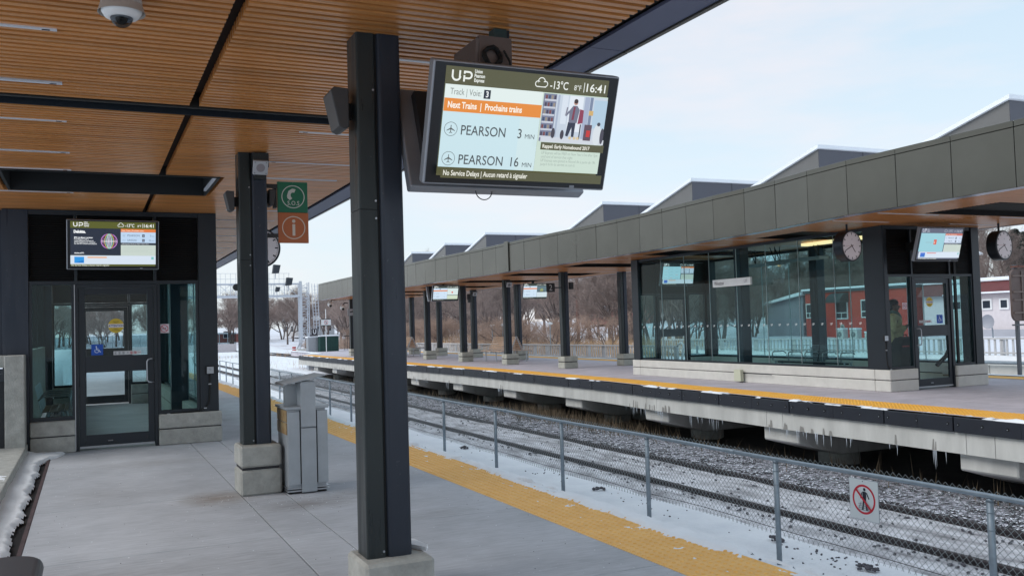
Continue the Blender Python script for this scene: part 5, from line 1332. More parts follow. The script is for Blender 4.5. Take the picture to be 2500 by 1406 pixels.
# kiosk on the far platform
KC = mat('clean_concrete', s2l(206, 204, 198), .85, var=.09, vscale=2.5, bump=.3, bscale=30)
ks = shelter('glass walled waiting room on the far platform with a white name board on its long side', 13.86, 16.53, 12.80, 21.75, 14.60, 15.68, .085, .22, 1,
             [('attention', 15.068, 1.70, .095), ('wheel', 15.33, 1.36, .085), ('strip', 14.93, 1.32, .17)], False, KC)
MB().box(13.855, 13.94, 12.82, 13.3, .421, 3.195).build('corner_cladding', FRAME, ks)
decals(ks, 12.848, [('nosmoke', 14.41, 1.635, .062)])
callbox(ks, 13.80-.0, 1.03, 12.80, [(13.80, 12.785, .97), (13.80, 12.785, .8), (13.805, 12.785, .65), (13.83, 12.785, .5), (13.9, 12.785, .43), (14.05, 12.785, .405), (14.3, 12.785, .40), (14.59, 12.785, .40)])
MB().box(15.80, 15.86, 12.83, 12.86, .4, 3.1).build('drain_pipe', BLACK, ks)
mb = MB(); mb.tube([(16.02, 13.25, 3.1), (16.06, 13.25, .72), (15.98, 13.25, .60), (15.70, 13.25, .42)], .045, 10); mb.build('drain_pipe', BLACK, ks)
display('display tilted down above the door of the far waiting room', 14.617, 12.15, 2.771, -.05, .30, lambda: sheet_list('far'), wcase=1.12, hcase=.66)
o = [q for q in COL.objects if q.name.startswith('departure_display')][-1]
MB().box(14.5, 14.7, 12.2, 12.84, 2.72, 2.86).build('wall_bracket', BLACK, o)
display('display inside the glass waiting room near its far end', 14.822, 20.882, 2.752, .025, .217, lambda: sheet_list('in'), wcase=1.12, hcase=.66)
o = [q for q in COL.objects if q.name.startswith('departure_display')][-1]
MB().box(14.75, 14.9, 20.95, 21.6, 2.70, 2.84).build('wall_bracket', BLACK, o)
nb = thing('name_board', 'long white station name board reading Weston on the glass of the far waiting room', 'sign', (13.62, 17.07, 2.33))
MB().box(13.60, 13.66, 16.39, 17.755, 2.243, 2.418).build('board', WHITE, nb, bevel=.004); 
for y in (16.7, 17.4): MB().box(13.66, 13.88, y-.01, y+.01, 2.32, 2.34).build('standoff', ALU, nb)
s = Sheet(); s.text(-.62, -.045, 'Weston', .13, (84, 74, 82), bold=.0012, fit=.36); s.text(.47, -.03, 'UP', .11, (172, 172, 178), bold=.001); s.build('lettering', nb, T(13.5975, 17.07, 2.33, -pi/2))
jb = thing('junction_box', 'small cream box on the concrete base under the name board', 'electrical box', (13.80, 17.1, .12))
MB().box(13.70, 13.79, 16.98, 17.22, .03, .30).build('box', mat('cream_box', s2l(196, 198, 176), .6), jb, bevel=.006); MB().tube([(13.775, 16.0, .217), (13.775, 16.97, .217)], .008, 6).build('cable', FRAME, jb)
for (x, y, wd) in ((14.2, 17.45, 'inside the far waiting room behind the name board'), (16.10, 16.95, 'inside the far waiting room left of the clock')):
    t = thing('interior_column', 'dark steel column '+wd, 'column', (x, y, 0)); MB().box(x, x+.26, y, y+.25, 0, 3.19).build('shaft', STEEL, t, bevel=.01)
mesh_bench('row of wire seats with armrests inside the far waiting room', 15.2, 17.6, -pi/2, 4)
for (y0_, y1_, x, z, wd) in ((15.75, 17.6, 15.2, 2.82, 'nearer, larger'), (17.2, 18.5, 15.35, 2.80, 'farther')):
    t = thing('radiant_heater', wd+' grey radiant heater frame hanging inside the far waiting room', 'heater', (x, (y0_+y1_)/2, z))
    for dx in (-.13, .13): MB().box(x+dx-.015, x+dx+.015, y0_, y1_, z-.03, z+.03).build('rail', ALUD, t)
    for yy_ in (y0_, y1_-.03): MB().box(x-.113, x+.113, yy_, yy_+.03, z-.028, z+.028).build('end_bar', ALUD, t)
    mb = MB()
    for yy_ in (y0_+.15, y1_-.25): mb.tube([(x, yy_, z), (x, yy_+.02, CZ+.02)], .012, 5); mb.tube([(x, yy_, z), (x, yy_+.2, CZ+.02)], .012, 5)
    mb.build('hanger', BLACK, t)
wlm = bpy.data.materials.new('warm_lit_tube'); wlm.use_nodes = True; b_ = wlm.node_tree.nodes['Principled BSDF']; b_.inputs['Emission Color'].default_value = (1, .68, .34, 1); b_.inputs['Emission Strength'].default_value = .9; b_.inputs['Base Color'].default_value = (.8, .7, .5, 1)
t = thing('ceiling_lamp', 'warm lit tube lamp under the ceiling of the far waiting room, behind the clock', 'lamp', (15.2, 15.3, 3.15)); MB().box(15.1, 15.3, 13.9, 16.35, 3.12, 3.185).build('tube', wlm, t)

# slatted benches on the far platform
def slat_bench(label, x, y, rz):
    t = thing('platform_bench', label, 'bench', (x, y, 0), 0, 'wooden benches on the far platform'); M_ = T(x, y, 0, rz)
    L_ = 1.9
    for sgn in (-1, 1):
        for i in range(7):
            d0 = .05+i*.05*.75; z0_ = .98-i*.075; mb = MB(); mb.box(-L_/2, L_/2, sgn*d0-.012, sgn*d0+.012, z0_-.028, z0_+.028); mb.move(lambda v: M_ @ v); mb.build('back_slat', WOOD, t)
        for i in range(5):
            mb = MB(); mb.box(-L_/2, L_/2, sgn*(.30+i*.085)-.035, sgn*(.30+i*.085)+.035, .44, .465); mb.move(lambda v: M_ @ v); mb.build('seat_slat', WOOD, t)
        for xx in (-L_/2+.02, 0, L_/2-.02):
            mb = MB(); mb.tube([(xx, 0, 1.02), (xx, sgn*.25, .46), (xx, sgn*.70, .42)], .022, 6); mb.move(lambda v: M_ @ v); mb.build('frame', ALU, t)
            mb = MB(); mb.tube([(xx, sgn*.45, .44), (xx, sgn*.45, 0)], .028, 6); mb.move(lambda v: M_ @ v); mb.build('leg', ALU, t)
            if xx < 0 or xx > 0: mb = MB(); mb.tube([(xx, sgn*.62, .44), (xx, sgn*.62, .64), (xx, sgn*.3, .68)], .015, 6); mb.move(lambda v: M_ @ v); mb.build('armrest', ALU, t)
    return t
slat_bench('back to back wooden slat bench between the far platform columns', 15.6, 34.2, pi/2+.06)
slat_bench('back to back wooden slat bench farther left, mostly hidden by the nearest column', 15.25, 46.2, pi/2+.06)
cone = thing('striped_post', 'short black post with white bands beside a far column', 'bollard', (15.6, 38.5, 0))
MB().tube([(15.6, 38.5, 0), (15.6, 38.5, .82)], .06, 12).build('post', BLACK, cone)
for z in (.25, .5, .72): MB().tube([(15.6, 38.5, z), (15.6, 38.5, z+.05)], .066, 12).build('band', WHITE, cone)

# ================================================================ person waiting inside
def skinmesh(name, pts, edges, rad, m, parent, sub=2, root=0):
    me = bpy.data.meshes.new(name); me.from_pydata(pts, edges, []); me.materials.append(m)
    o = bpy.data.objects.new(name, me); COL.objects.link(o)
    md = o.modifiers.new('skin', 'SKIN'); md.use_smooth_shade = True; me.skin_vertices.update() if hasattr(me.skin_vertices, 'update') else None
    sv = me.skin_vertices[0].data
    for i, r_ in enumerate(rad): sv[i].radius = r_ if isinstance(r_, tuple) else (r_, r_)
    sv[root].use_root = True
    sb = o.modifiers.new('sub', 'SUBSURF'); sb.levels = sub; sb.render_levels = sub
    dg = bpy.context.evaluated_depsgraph_get(); dg.update(); nm = bpy.data.meshes.new_from_object(o.evaluated_get(dg)); nm.name = name
    o.modifiers.clear(); o.data = nm
    if not len(nm.materials): nm.materials.append(m)
    if parent is not None: adopt(o, parent)
    return o
pr = thing('person', 'person in a tan coat looking down at a phone inside the far waiting room', 'person', (15.33, 13.95, 0))
MP = T(15.33, 13.95, 0, math.radians(38)) @ Matrix.Rotation(0, 4, 'X')   # faces the -Y/+X corner
def P_(*p): return tuple(MP @ Vector(p))
# local: faces -y, x = the person's left side
sk = [(0, 0, .95), (0, .01, 1.12), (0, .01, 1.30), (0, .01, 1.44), (0, -.005, 1.52), (0, -.03, 1.60), (0, -.03, 1.70),
      (.11, 0, .92), (.12, -.01, .50), (.12, .01, .08), (.13, -.13, .04), (-.11, 0, .92), (-.12, -.01, .50), (-.12, .01, .08), (-.13, -.13, .04),
      (.19, .01, 1.42), (.24, -.02, 1.14), (.10, -.24, 1.22), (.04, -.30, 1.28), (-.19, .01, 1.42), (-.24, -.02, 1.14), (-.10, -.24, 1.22), (-.04, -.29, 1.26)]
se = [(0, 1), (1, 2), (2, 3), (3, 4), (4, 5), (5, 6), (0, 7), (7, 8), (8, 9), (9, 10), (0, 11), (11, 12), (12, 13), (13, 14), (3, 15), (15, 16), (16, 17), (17, 18), (3, 19), (19, 20), (20, 21), (21, 22)]
sr = [(.15, .11), (.14, .10), (.16, .11), (.10, .08), .055, (.075, .09), (.07, .085), .09, .06, .045, (.04, .03), .09, .06, .045, (.04, .03), .06, .045, .033, .03, .06, .045, .033, .03]
body = skinmesh('body', [P_(*p) for p in sk], se, sr, SKINC, pr)
COAT = mat('tan_coat', s2l(220, 194, 152), .9, var=.3, vscale=9, bump=.6, bscale=25)
ck = [(0, .01, .62), (0, .01, .80), (0, .01, 1.0), (0, .01, 1.16), (0, .01, 1.32), (0, .01, 1.45), (.20, .01, 1.43), (.27, -.01, 1.14), (.12, -.23, 1.21), (-.20, .01, 1.43), (-.27, -.01, 1.14), (-.12, -.23, 1.20), (0, .0, 1.50)]
ce = [(0, 1), (1, 2), (2, 3), (3, 4), (4, 5), (5, 6), (6, 7), (7, 8), (5, 9), (9, 10), (10, 11), (5, 12)]
coat = skinmesh('coat', [P_(*p) for p in ck], ce, [(.21, .17), (.205, .16), (.195, .15), (.18, .14), (.19, .14), (.13, .11), .085, .07, .055, .085, .07, .055, (.085, .08)], COAT, pr, root=2)
skinmesh('scarf', [P_(*p) for p in [(.06, -.05, 1.50), (.085, .02, 1.52), (0, .07, 1.53), (-.085, .02, 1.52), (-.06, -.06, 1.50), (0, -.09, 1.475), (.02, -.12, 1.38)]], [(0, 1), (1, 2), (2, 3), (3, 4), (4, 5), (5, 0), (5, 6)], [.042]*7, mat('grey_green_scarf', s2l(112, 126, 116), .9, var=.2, vscale=20), pr)
hair = MB(); hair.ball((0, .005, 1.70), (.088, .105, .10), 16, 10, -.15, 1); hair.ball((0, .045, 1.66), (.082, .07, .10), 14, 8); hair.move(lambda v: MP @ v); hair.build('hair', mat('dark_hair', s2l(34, 28, 28), .8), pr, smooth=True)
fcm = MB(); fcm.ball((0, -.118, 1.635), (.012, .018, .022), 8, 6); 
for sx in (-1, 1): fcm.ball((sx*.083, .0, 1.64), (.012, .022, .03), 8, 6)
fcm.move(lambda v: MP @ v); fcm.build('nose_and_ears', SKINC, body, smooth=True)
fcm = MB()
for sx in (-1, 1): fcm.ball((sx*.032, -.103, 1.662), (.012, .008, .006), 8, 5)
fcm.box(-.024, .024, -.112, -.105, 1.592, 1.599); fcm.move(lambda v: MP @ v); fcm.build('eyes_and_mouth', mat('face_dark', s2l(60, 38, 36), .6), body)
for sx in (-1, 1):
    base = Vector((sx*.045, -.295, 1.265)); pts = []; ed = []; rad = []
    skinmesh('hand', [P_(*p) for p in [(sx*.075, -.262, 1.235), (sx*.055, -.29, 1.262), (sx*.045, -.312, 1.285)]], [(0, 1), (1, 2)], [.024, .030, .026], SKINC, body, 1)
    for k in range(4):
        q = base+Vector((sx*(.006), -.01, .035-k*.018)); skinmesh('finger', [P_(*p) for p in [tuple(q), tuple(q+Vector((-sx*.012, -.032+.003*k, .004))), tuple(q+Vector((-sx*.04, -.036+.004*k, .002)))]], [(0, 1), (1, 2)], [.009, .0085, .007], SKINC, body, 1)
    q = base+Vector((-sx*.01, .0, .035)); skinmesh('thumb', [P_(*p) for p in [tuple(q), tuple(q+Vector((-sx*.015, .012, .03))), tuple(q+Vector((-sx*.035, -.005, .042)))]], [(0, 1), (1, 2)], [.011, .009, .008], SKINC, body, 1)
ph = MB(); ph.box(-.04, .04, -.345, -.335, 1.24, 1.39); ph.move(lambda v: MP @ v); tag(ph.build('mobile_phone', BLACK, None), 'dark phone held up in both hands by the person in the tan coat', 'phone')
tr_ = skinmesh('trousers', [P_(*p) for p in [(0, .01, .86), (.10, .01, .80), (.12, 0, .48), (.12, .01, .1), (-.10, .01, .80), (-.12, 0, .48), (-.12, .01, .1)]], [(0, 1), (1, 2), (2, 3), (0, 4), (4, 5), (5, 6)], [.11, .10, .08, .07, .10, .08, .07], mat('dark_trousers', s2l(36, 38, 46), .9), pr)
bp_ = thing('backpack', 'tall black backpack with a red stripe standing in front of the waiting person', 'backpack', (15.02, 13.42, 0))
mb = MB(); mb.prism([(14.76, .42), (15.28, .42), (15.29, .78), (15.25, .90), (15.16, .99), (15.02, 1.02), (14.88, .99), (14.79, .90), (14.75, .78)], 13.3, 13.58, 'y'); mb.build('bag', mat('black_nylon', s2l(24, 26, 28), .8, var=.2, vscale=12, bump=.6), bp_, bevel=.03, seg=3)
MB().box(14.80, 15.08, 13.292, 13.299, .82, .845).build('red_stripe', mat('red_strip', s2l(168, 40, 44), .6), bp_); MB().tube([(14.97, 13.42, 1.01), (14.98, 13.42, 1.06), (15.06, 13.42, 1.06), (15.07, 13.42, 1.01)], .012, 6).build('grab_handle', BLACK, bp_)
MB().box(14.82, 15.22, 13.27, 13.60, .0, .415).build('lower_case', MATS['black_nylon'], bp_, bevel=.03, seg=3); MB().box(15.10, 15.115, 13.29, 13.299, .72, .80).build('zip_pull', ALU, bp_)
# ================================================================ railings and walls beyond the far platform
RAILW = mat('weathered_pale_railing', s2l(200, 199, 200), .7, var=.12, vscale=5)
def picket(label, x, y0, y1, zb, zt0, zt1, pitch=.2, post=1.35, name='picket_railing'):
    t = thing(name, label, 'railing', (x, (y0+y1)/2, zb))
    mb = MB(); n = int((y1-y0)/pitch)
    z_ = lambda y: zt0+(zt1-zt0)*(y-y0)/(y1-y0)
    pk = []
    m0 = MB().box(-.015, .015, -.03, .03, 0, 1).mesh('picket', RAILW)
    for i in range(n):
        y = y0+(i+.5)*pitch
        if len(pk) < 295:
            o = piece('picket', m0, t, (x, y, zb)); o.scale = (1, 1, z_(y)-zb-.05); pk.append(o)
        else: mb.box(x-.012, x+.012, y-.02, y+.02, zb, z_(y)-.05)
    if mb.v: mb.build('farther_pickets', RAILW, t, kind='stuff')
    k = y0
    pm_ = MB().box(-.05, .05, -.05, .05, 0, 1).mesh('railing_post', RAILW)
    while k <= y1+.01: o = piece('post', pm_, t, (x+.05, k, zb-.15)); o.scale = (1, 1, z_(k)-zb+.15); k += (y1-y0)/max(1, round((y1-y0)/post))
    mb = MB(); mb.prism([(y0-.05, z_(y0)-.05), (y1+.05, z_(y1)-.05), (y1+.05, z_(y1)), (y0-.05, z_(y0))], x-.06, x+.08, 'x'); mb.build('top_rail', RAILW, t)
    mb = MB(); mb.prism([(y0, zb+.06), (y1, zb+.06), (y1, zb+.11), (y0, zb+.11)], x-.025, x+.03, 'x'); mb.build('bottom_rail', RAILW, t)
    return t
ra = picket('grey picket railing along the snow behind the columns, ending in a curved white handrail', 20.3, 28.9, 60, -.13, .52, .46)
mb = MB(); mb.tube([(20.3, 28.75, .56), (20.3, 28.55, .62), (20.3, 28.42, .56), (20.3, 28.42, .4), (20.3, 28.5, .1), (20.3, 28.55, -.2)], .045, 8); mb.build('curved_end', WHITE, ra, smooth=True)
picket('pale picket railing in front of the red and white buildings, seen through the waiting room', 24.9, 12, 36.5, .13, .70, .60, .2, 2.2)
bw = thing('barrier_wall', 'low white concrete wall with snow on top beyond the second track, at the right', 'wall', (24.6, 20, G))
for k in range(10): MB().box(24.45, 24.75, 8+k*3.6, 8+k*3.6+3.58, G, -.12+.0*k).build('wall_panel', PALEC, bw, bevel=.02, seg=1)
snow_sheet('snow_on_barrier_wall', 24.4, 25.2, 8, 44, .08, .2, lambda x, y: -.115+.035*N2(x, y, 1.5)+.025 if x < 24.8 else .12+.05*N2(x, y, .8))
gtb = thing('guard_rail', 'grey tube guard rail above the low white wall at the right', 'railing', (24.3, 20, -.1))
MB().tube([(24.3, 8, -.02), (24.3, 40, -.05)], .045, 8).build('tube', ZINC, gtb)
for y in (12.5, 19.2, 26, 33): MB().tube([(24.3, y, G), (24.3, y, .35)], .04, 8).build('post', ZINC, gtb)
ra2 = MB(); ra2.box(20.42, 20.75, 28.5, 60, G, -.14); tag(ra2.build('retaining_kerb', PALEC), 'low pale kerb wall under the grey picket railing beyond the platform', 'wall')

# brown back of a large sign at the right edge
bs = thing('large_sign_back', 'brown ribbed back of a large rounded sign cut off by the right edge', 'sign', (22.5, 16, G))
pts = []
for (cx_, cy_, a0) in ((23.2, 2.38, 0), (22.0, 2.38, pi/2), (22.0, 1.38, pi), (23.2, 1.38, -pi/2)):
    for k in range(6): a = a0+k*pi/10; pts.append((cx_+.18*math.cos(a), cy_+.18*math.sin(a)))
MB().prism(pts, 16.0, 16.06, 'y').build('panel', BROWNM, bs)
for z in (1.42, 1.75, 1.96, 2.38): MB().box(21.86, 23.34, 15.965, 15.998, z-.02, z+.02).build('rib', mat('rib_brown', s2l(112, 96, 90), .6), bs)
for x in (22.2,): MB().box(x-.01, x+.02, 15.97, 15.998, 1.2, 2.5).build('vertical_rib', MATS['rib_brown'], bs)
MB().box(22.08, 22.16, 16.07, 16.15, G, 2.68).build('post', mat('grey_post', s2l(96, 98, 104), .5, .3), bs); MB().box(21.9, 22.5, 15.98, 16.1, 1.08, 1.12).build('arm', MATS['grey_post'], bs)
MB().box(21.95, 23.0, 15.9, 16.1, 2.60, 2.64).build('top_arm', RUST, bs)

# ================================================================ buildings
def window(parent, x, y0, y1, z0, z1, fr=WHITE, gl=DARKG, bar=True, w_=.07):
    o = MB().box(x-.06, x-.002, y0-w_, y1+w_, z0-w_, z1+w_).build('window', fr, parent)
    MB().box(x-.068, x-.061, y0, y1, z0, z1).build('pane', gl, o)
    if bar: MB().box(x-.078, x-.069, y0, y1, z0+(z1-z0)*.3, z0+(z1-z0)*.3+.05).build('glazing_bar', fr, o); MB().box(x-.078, x-.069, (y0+y1)/2-.02, (y0+y1)/2+.02, z0, z0+(z1-z0)*.3).build('glazing_bar', fr, o)
    return o
rb_ = thing('red_building', 'low red stucco building with a dark awning over its window, seen through the glass', 'building', (46, 41, 0))
MB().box(42, 46.5, 36.9, 45.3, -.2, 2.92).build('wall', REDB, rb_); MB().box(41.9, 46.6, 36.8, 45.4, 2.921, 3.06).build('eaves', mat('dark_eaves', s2l(70, 84, 92), .6), rb_)
MB().box(41.8, 46.7, 36.7, 45.5, 3.061, 3.2).build('roof_snow', SNOWR, rb_, bevel=.06)
window(rb_, 42, 41.75, 42.6, 1.30, 2.3); window(rb_, 42, 39.6, 40.55, 1.35, 2.3); window(rb_, 42, 44.6, 45.15, 1.4, 2.2)
mb = MB(); 
for k in range(6):
    a, b = k*pi/10, (k+1)*pi/10; mb.quad((42-.75*math.cos(a), 41.6, 2.25+.6*math.sin(a)), (42-.75*math.cos(a), 42.8, 2.25+.6*math.sin(a)), (42-.75*math.cos(b), 42.8, 2.25+.6*math.sin(b)), (42-.75*math.cos(b), 41.6, 2.25+.6*math.sin(b)))
for yy_ in (41.6, 42.8): mb.quad(*([(42, yy_, 2.25)]+[(42-.75*math.cos(k*pi/10), yy_, 2.25+.6*math.sin(k*pi/10)) for k in range(6)]))
mb.build('awning', AWN, rb_)
s = Sheet(); s.disc(0, 0, .18, (180, 180, 176)); s.disc(0, 0, .10, (100, 104, 104)); s.build('wall_vent', rb_, T(41.99, 42.2, .75, -pi/2))
def ac(label, x, y, z, w_=.56, h=.52):
    t = thing('air_conditioner', label, 'air conditioner', (x, y, z), group='outdoor units by the red building')
    MB().box(x, x+.4, y-w_/2, y+w_/2, z, z+h).build('cabinet', mat('ac_white', s2l(200, 200, 198), .6), t, bevel=.05); MB().box(x-.02, x+.42, y-w_/2, y+w_/2, z+h+.001, z+h+.1).build('snow_cap', SNOWR, t, bevel=.03)
    s = Sheet(); s.disc(0, 0, h*.3, (110, 116, 116)); s.ring(0, 0, h*.34, .03, (160, 162, 160)); s.disc(0, 0, h*.08, (170, 172, 170)); s.build('fan', t, T(x-.003, y, z+h*.48, -pi/2)); return t
ac('left outdoor air conditioner in front of the red building', 40, 40.45, .1); ac('middle outdoor air conditioner in front of the red building', 40, 39.4, .1); ac('rightmost, lowest outdoor unit in front of the red building', 40, 38.3, -.0, .56, .42)
wb = thing('white_building', 'pale sided building with small square windows and a dark red mansard roof under snow', 'building', (46, 31, 0))
MB().box(42, 50, 24, 36.2, -.3, 2.35).build('wall', CREAM, wb)
MB().box(41.7, 50, 23.9, 36.3, -.9, .02).build('lower_wall', ORANGE, wb); MB().box(41.5, 50, 23.9, 36.3, .021, .52).build('canopy_band', mat('band_grey', s2l(168, 170, 178), .6), wb)
mb = MB(); mb.prism([(41.7, 2.351), (42.3, 3.0), (50, 3.0), (50, 2.351)], 23.9, 33.6, 'y'); mb.build('mansard_roof', REDR, wb)
mb = MB(); mb.prism([(41.7, 2.351), (42.3, 3.0), (50, 3.0), (50, 2.351)], 34.6, 36.3, 'y'); mb.build('mansard_roof', REDR, wb)
mb = MB(); mb.prism([(41.6, 2.352), (42.6, 3.15), (50, 3.15), (50, 2.352)], 33.61, 34.59, 'y'); mb.build('snow_slope', SNOWR, wb)
MB().box(42.2, 50.1, 23.8, 36.4, 3.001, 3.2).build('roof_snow', SNOWR, wb, bevel=.05); MB().box(41.6, 41.8, 23.9, 33.6, 2.36, 2.45).build('gutter_snow', SNOWR, wb, bevel=.03)
for (a, b) in ((31.1-.05, 31.6-.2), (32.0, 32.42), (33.75, 34.2), (28.9, 29.3), (26.4, 26.8)): window(wb, 42, a, b, 1.62, 2.0, bar=False, w_=.09)
wb2 = thing('shop_front', 'dark glazed porch with white posts between the red and the white building', 'building', (44, 36.5, 0))
MB().box(43, 46, 36.31, 36.79, -.2, 2.0).build('wall', mat('dark_shop', s2l(70, 54, 66), .5), wb2)
dish = thing('satellite_dish', 'grey satellite dish in front of the white building', 'satellite dish', (40, 30.6, 0))
mb = MB(); 
for j in range(4):
    for i in range(14):
        f = lambda jj, ii: (40+.12*(jj/4)**2*-1, 30.6+.36*jj/4*math.cos(ii*pi/7), .95+.36*jj/4*math.sin(ii*pi/7)); mb.quad(f(j, i), f(j+1, i), f(j+1, i+1), f(j, i+1))
mb.build('dish', mat('dish_grey', s2l(150, 152, 160), .5), dish); MB().tube([(40.1, 30.6, .95), (40.2, 30.6, .5), (40.2, 30.6, -.9)], .035, 6).build('mast', ZINC, dish)
gb = thing('grey_garage', 'grey shed with a snow covered sloping roof, left of the red building', 'building', (45, 46.8, 0))
MB().box(42, 48, 45.55, 48.9, -.2, 2.3).build('wall', GREYS, gb); mb = MB(); mb.prism([(45.4, 2.85), (49.1, 2.31), (49.1, 2.45), (45.4, 3.05)], 41.7, 48.2, 'x'); mb.build('roof', SNOWR, gb)
mb = MB(); mb.prism([(45.5, 2.80), (45.5, 2.301), (48.9, 2.301)], 42.01, 48, 'x'); mb.build('gable', GREYS, gb)

def house(label, x, y, w_, d_, h, rh, col, ang=0, base=None, chim=True, brick=False, tilt=False):
    z = (terrain(x, y)-.3) if base is None else base; t = thing('house', label, 'house', (x, y, z), group=None)
    M_ = T(x, y, z, ang); mt_ = mat('house_'+'_'.join(str(q) for q in col), s2l(*col), .85, var=.1, vscale=2)
    def b(m, name, mm): m.move(lambda v: M_ @ v); return m.build(name, mm, t)
    b(MB().box(-w_/2, w_/2, -d_/2, d_/2, 0, h), 'wall', mt_)
    m = MB(); m.prism([(-d_/2, h+.001), (d_/2, h+.001), (0, h+rh)], -w_/2+.02, w_/2-.02, 'x'); b(m, 'gable', mt_)
    m = MB(); m.prism([(-d_/2-.35, h-.15), (0, h+rh+.05), (d_/2+.35, h-.15), (d_/2+.35, h+.05), (0, h+rh+.32), (-d_/2-.35, h+.05)], -w_/2-.3, w_/2+.3, 'x'); rf = b(m, 'roof', SNOWR)
    if chim:
        m = MB().box(-.3, .3, .3, .9, h+rh*.5, h+rh+.9); m.move(lambda v: M_ @ v); m.build('chimney', BRICK, rf)
    def win(x0_, x1_, z0_, z1_, side):
        m = MB(); m2 = MB()
        if side == 'x': m.box(-w_/2-.05, -w_/2-.001, x0_-.08, x1_+.08, z0_-.08, z1_+.08); m2.box(-w_/2-.07, -w_/2-.051, x0_, x1_, z0_, z1_)
        else: m.box(x0_-.08, x1_+.08, -d_/2-.05, -d_/2-.001, z0_-.08, z1_+.08); m2.box(x0_, x1_, -d_/2-.07, -d_/2-.051, z0_, z1_)
        o = b(m, 'window', WHITE); m2.move(lambda v: M_ @ v); m2.build('pane', DARKG, o)
    n = max(2, int(d_/2.6)); 
    for i in range(n):
        c = -d_/2+(i+.5)*d_/n; win(c-.5, c+.5, 1.0, 2.2, 'x')
        if h > 4.5: win(c-.5, c+.5, 3.8, 4.9, 'x')
    n = max(2, int(w_/2.6))
    for i in range(n):
        c = -w_/2+(i+.5)*w_/n; win(c-.5, c+.5, 1.0, 2.2, 'y')
        if h > 4.5: win(c-.5, c+.5, 3.8, 4.9, 'y')
    return t
house('brick bungalow with a snowy roof behind the bare trees, left of the glass room', 62, 96, 9, 11, 2.9, 2.2, (134, 92, 86), .3, 1.2)
house('pale house under a snowy gable just left of the far waiting room', 64, 84, 8, 8, 3.2, 2.4, (150, 138, 136), .1, 1.6)
house('grey house with snow on its roof on the slope, seen through the glass', 66, 72, 9, 9, 3.4, 2.4, (128, 122, 126), -.2, 1.8)
house('brown house on the wooded slope above the garage roof', 70, 62, 9, 9, 4.8, 2.4, (120, 100, 94), .2, 2.0)
house('buff house high on the slope behind the middle of the far platform', 66, 118, 10, 9, 4.8, 2.4, (146, 128, 116), .15, 2.2)
house('low red brick building far off between the two near columns', 25.5, 184, 6, 7, 1.9, .7, (140, 92, 86), .0, -.4, chim=False)
house('white distant house under bare trees at the far left', 44, 200, 8, 8, 3.4, 2.4, (190, 190, 192), .3, .4)
house('small grey house far behind the signal bridge mast', 49, 170, 10, 9, 3.4, 2.4, (132, 126, 126), -.1, .2)
house('dark brick house in the wood beyond the green cabinet', 58, 146, 10, 9, 4.6, 2.4, (112, 84, 80), .1, 1.0)
house('pale distant house beyond the roofs at the far right', 78, 44, 12, 10, 3.4, 2.2, (170, 160, 160), 0, 1.6)
house('cream house on the slope right of the red building', 84, 56, 9, 9, 4.8, 2.2, (178, 168, 160), .2, 2.4)

# ================================================================ signal bridge and yard
GW = mat('gantry_white', s2l(204, 208, 216), .5, .2)
gn = thing('signal_bridge', 'white lattice signal bridge spanning the tracks far beyond the platforms', 'signal bridge', (24.4, 115, G))
GY, GX = 115, 24.3
def lattice(parent, name, p0, p1, a, b, n, r_=.05):
    """four chords between p0 and p1 offset by a and b, with bracing"""
    p0, p1, a, b = map(Vector, (p0, p1, a, b)); cs = [Vector((0, 0, 0)), a, a+b, b]; mb = MB()
    for c in cs: mb.tube([p0+c, p1+c], r_*1.3, 4)
    for i in range(n):
        q0 = p0+(p1-p0)*i/n; q1 = p0+(p1-p0)*(i+1)/n
        for k in range(4):
            c0, c1 = cs[k], cs[(k+1) % 4]; mb.tube([q0+c0, q1+c1] if i % 2 else [q0+c1, q1+c0], r_*.6, 3); mb.tube([q0+c0, q0+c1], r_*.6, 3)
    return mb.build(name, GW, parent)
lattice(gn, 'mast', (GX, GY, G+.9), (GX, GY, 7.6), (1.1, 0, 0), (0, 1.1, 0), 12)
MB().box(GX-.12, GX+.22, GY-.1, GY+.15, 0, 7.75).build('mast_face', GW, gn)
mb = MB(); 
for (dx, dy) in ((0, 0), (1.1, 0), (1.1, 1.1), (0, 1.1)): mb.tube([(GX+dx, GY+dy, G+1.2), (GX+.55+(dx-.55)*1.7, GY+.55+(dy-.55)*1.7, G+.1)], .09, 4)
mb.build('mast_feet', GW, gn)
MB().box(GX-.5, GX+1.7, GY-.5, GY+1.7, G-.1, G+.55).build('foundation', PALEC, gn)
lattice(gn, 'bridge_truss', (-12, GY, 5.95), (GX, GY, 5.95), (0, 0, 1.5), (0, 1.4, 0), 22, .06)
mb = MB(); mb.box(-12, GX, GY-.6, GY+2, 5.80, 5.92); mb.build('walkway', GW, gn)
def cage(x0, x1, z0, z1):
    mb = MB(); 
    for i in range(int((x1-x0)/.6)+1): mb.tube([(x0+i*.6, GY-.6, z0), (x0+i*.6, GY-.6, z1)], .025, 3)
    for k in range(5): z = z0+(z1-z0)*k/4; mb.tube([(x0, GY-.6, z), (x1, GY-.6, z)], .025, 3)
    return mb.build('walkway_cage', GW, gn, kind='stuff')
cage(14, 17.8, 6.0, 8.7); cage(18, 22.9, 6.0, 8.7); cage(6, 13.8, 6.0, 8.7)
mb = MB()
for dx in (0, .35, .7): mb.tube([(GX+1.6+dx, GY-.3, 1.4), (GX+1.4+dx, GY-.3, 7.4)], .045, 4)
for k in range(14): z = 1.6+k*.42; mb.tube([(GX+1.6, GY-.3, z), (GX+2.3, GY-.3, z)], .035, 3)
mb.build('ladder_cage', GW, gn)
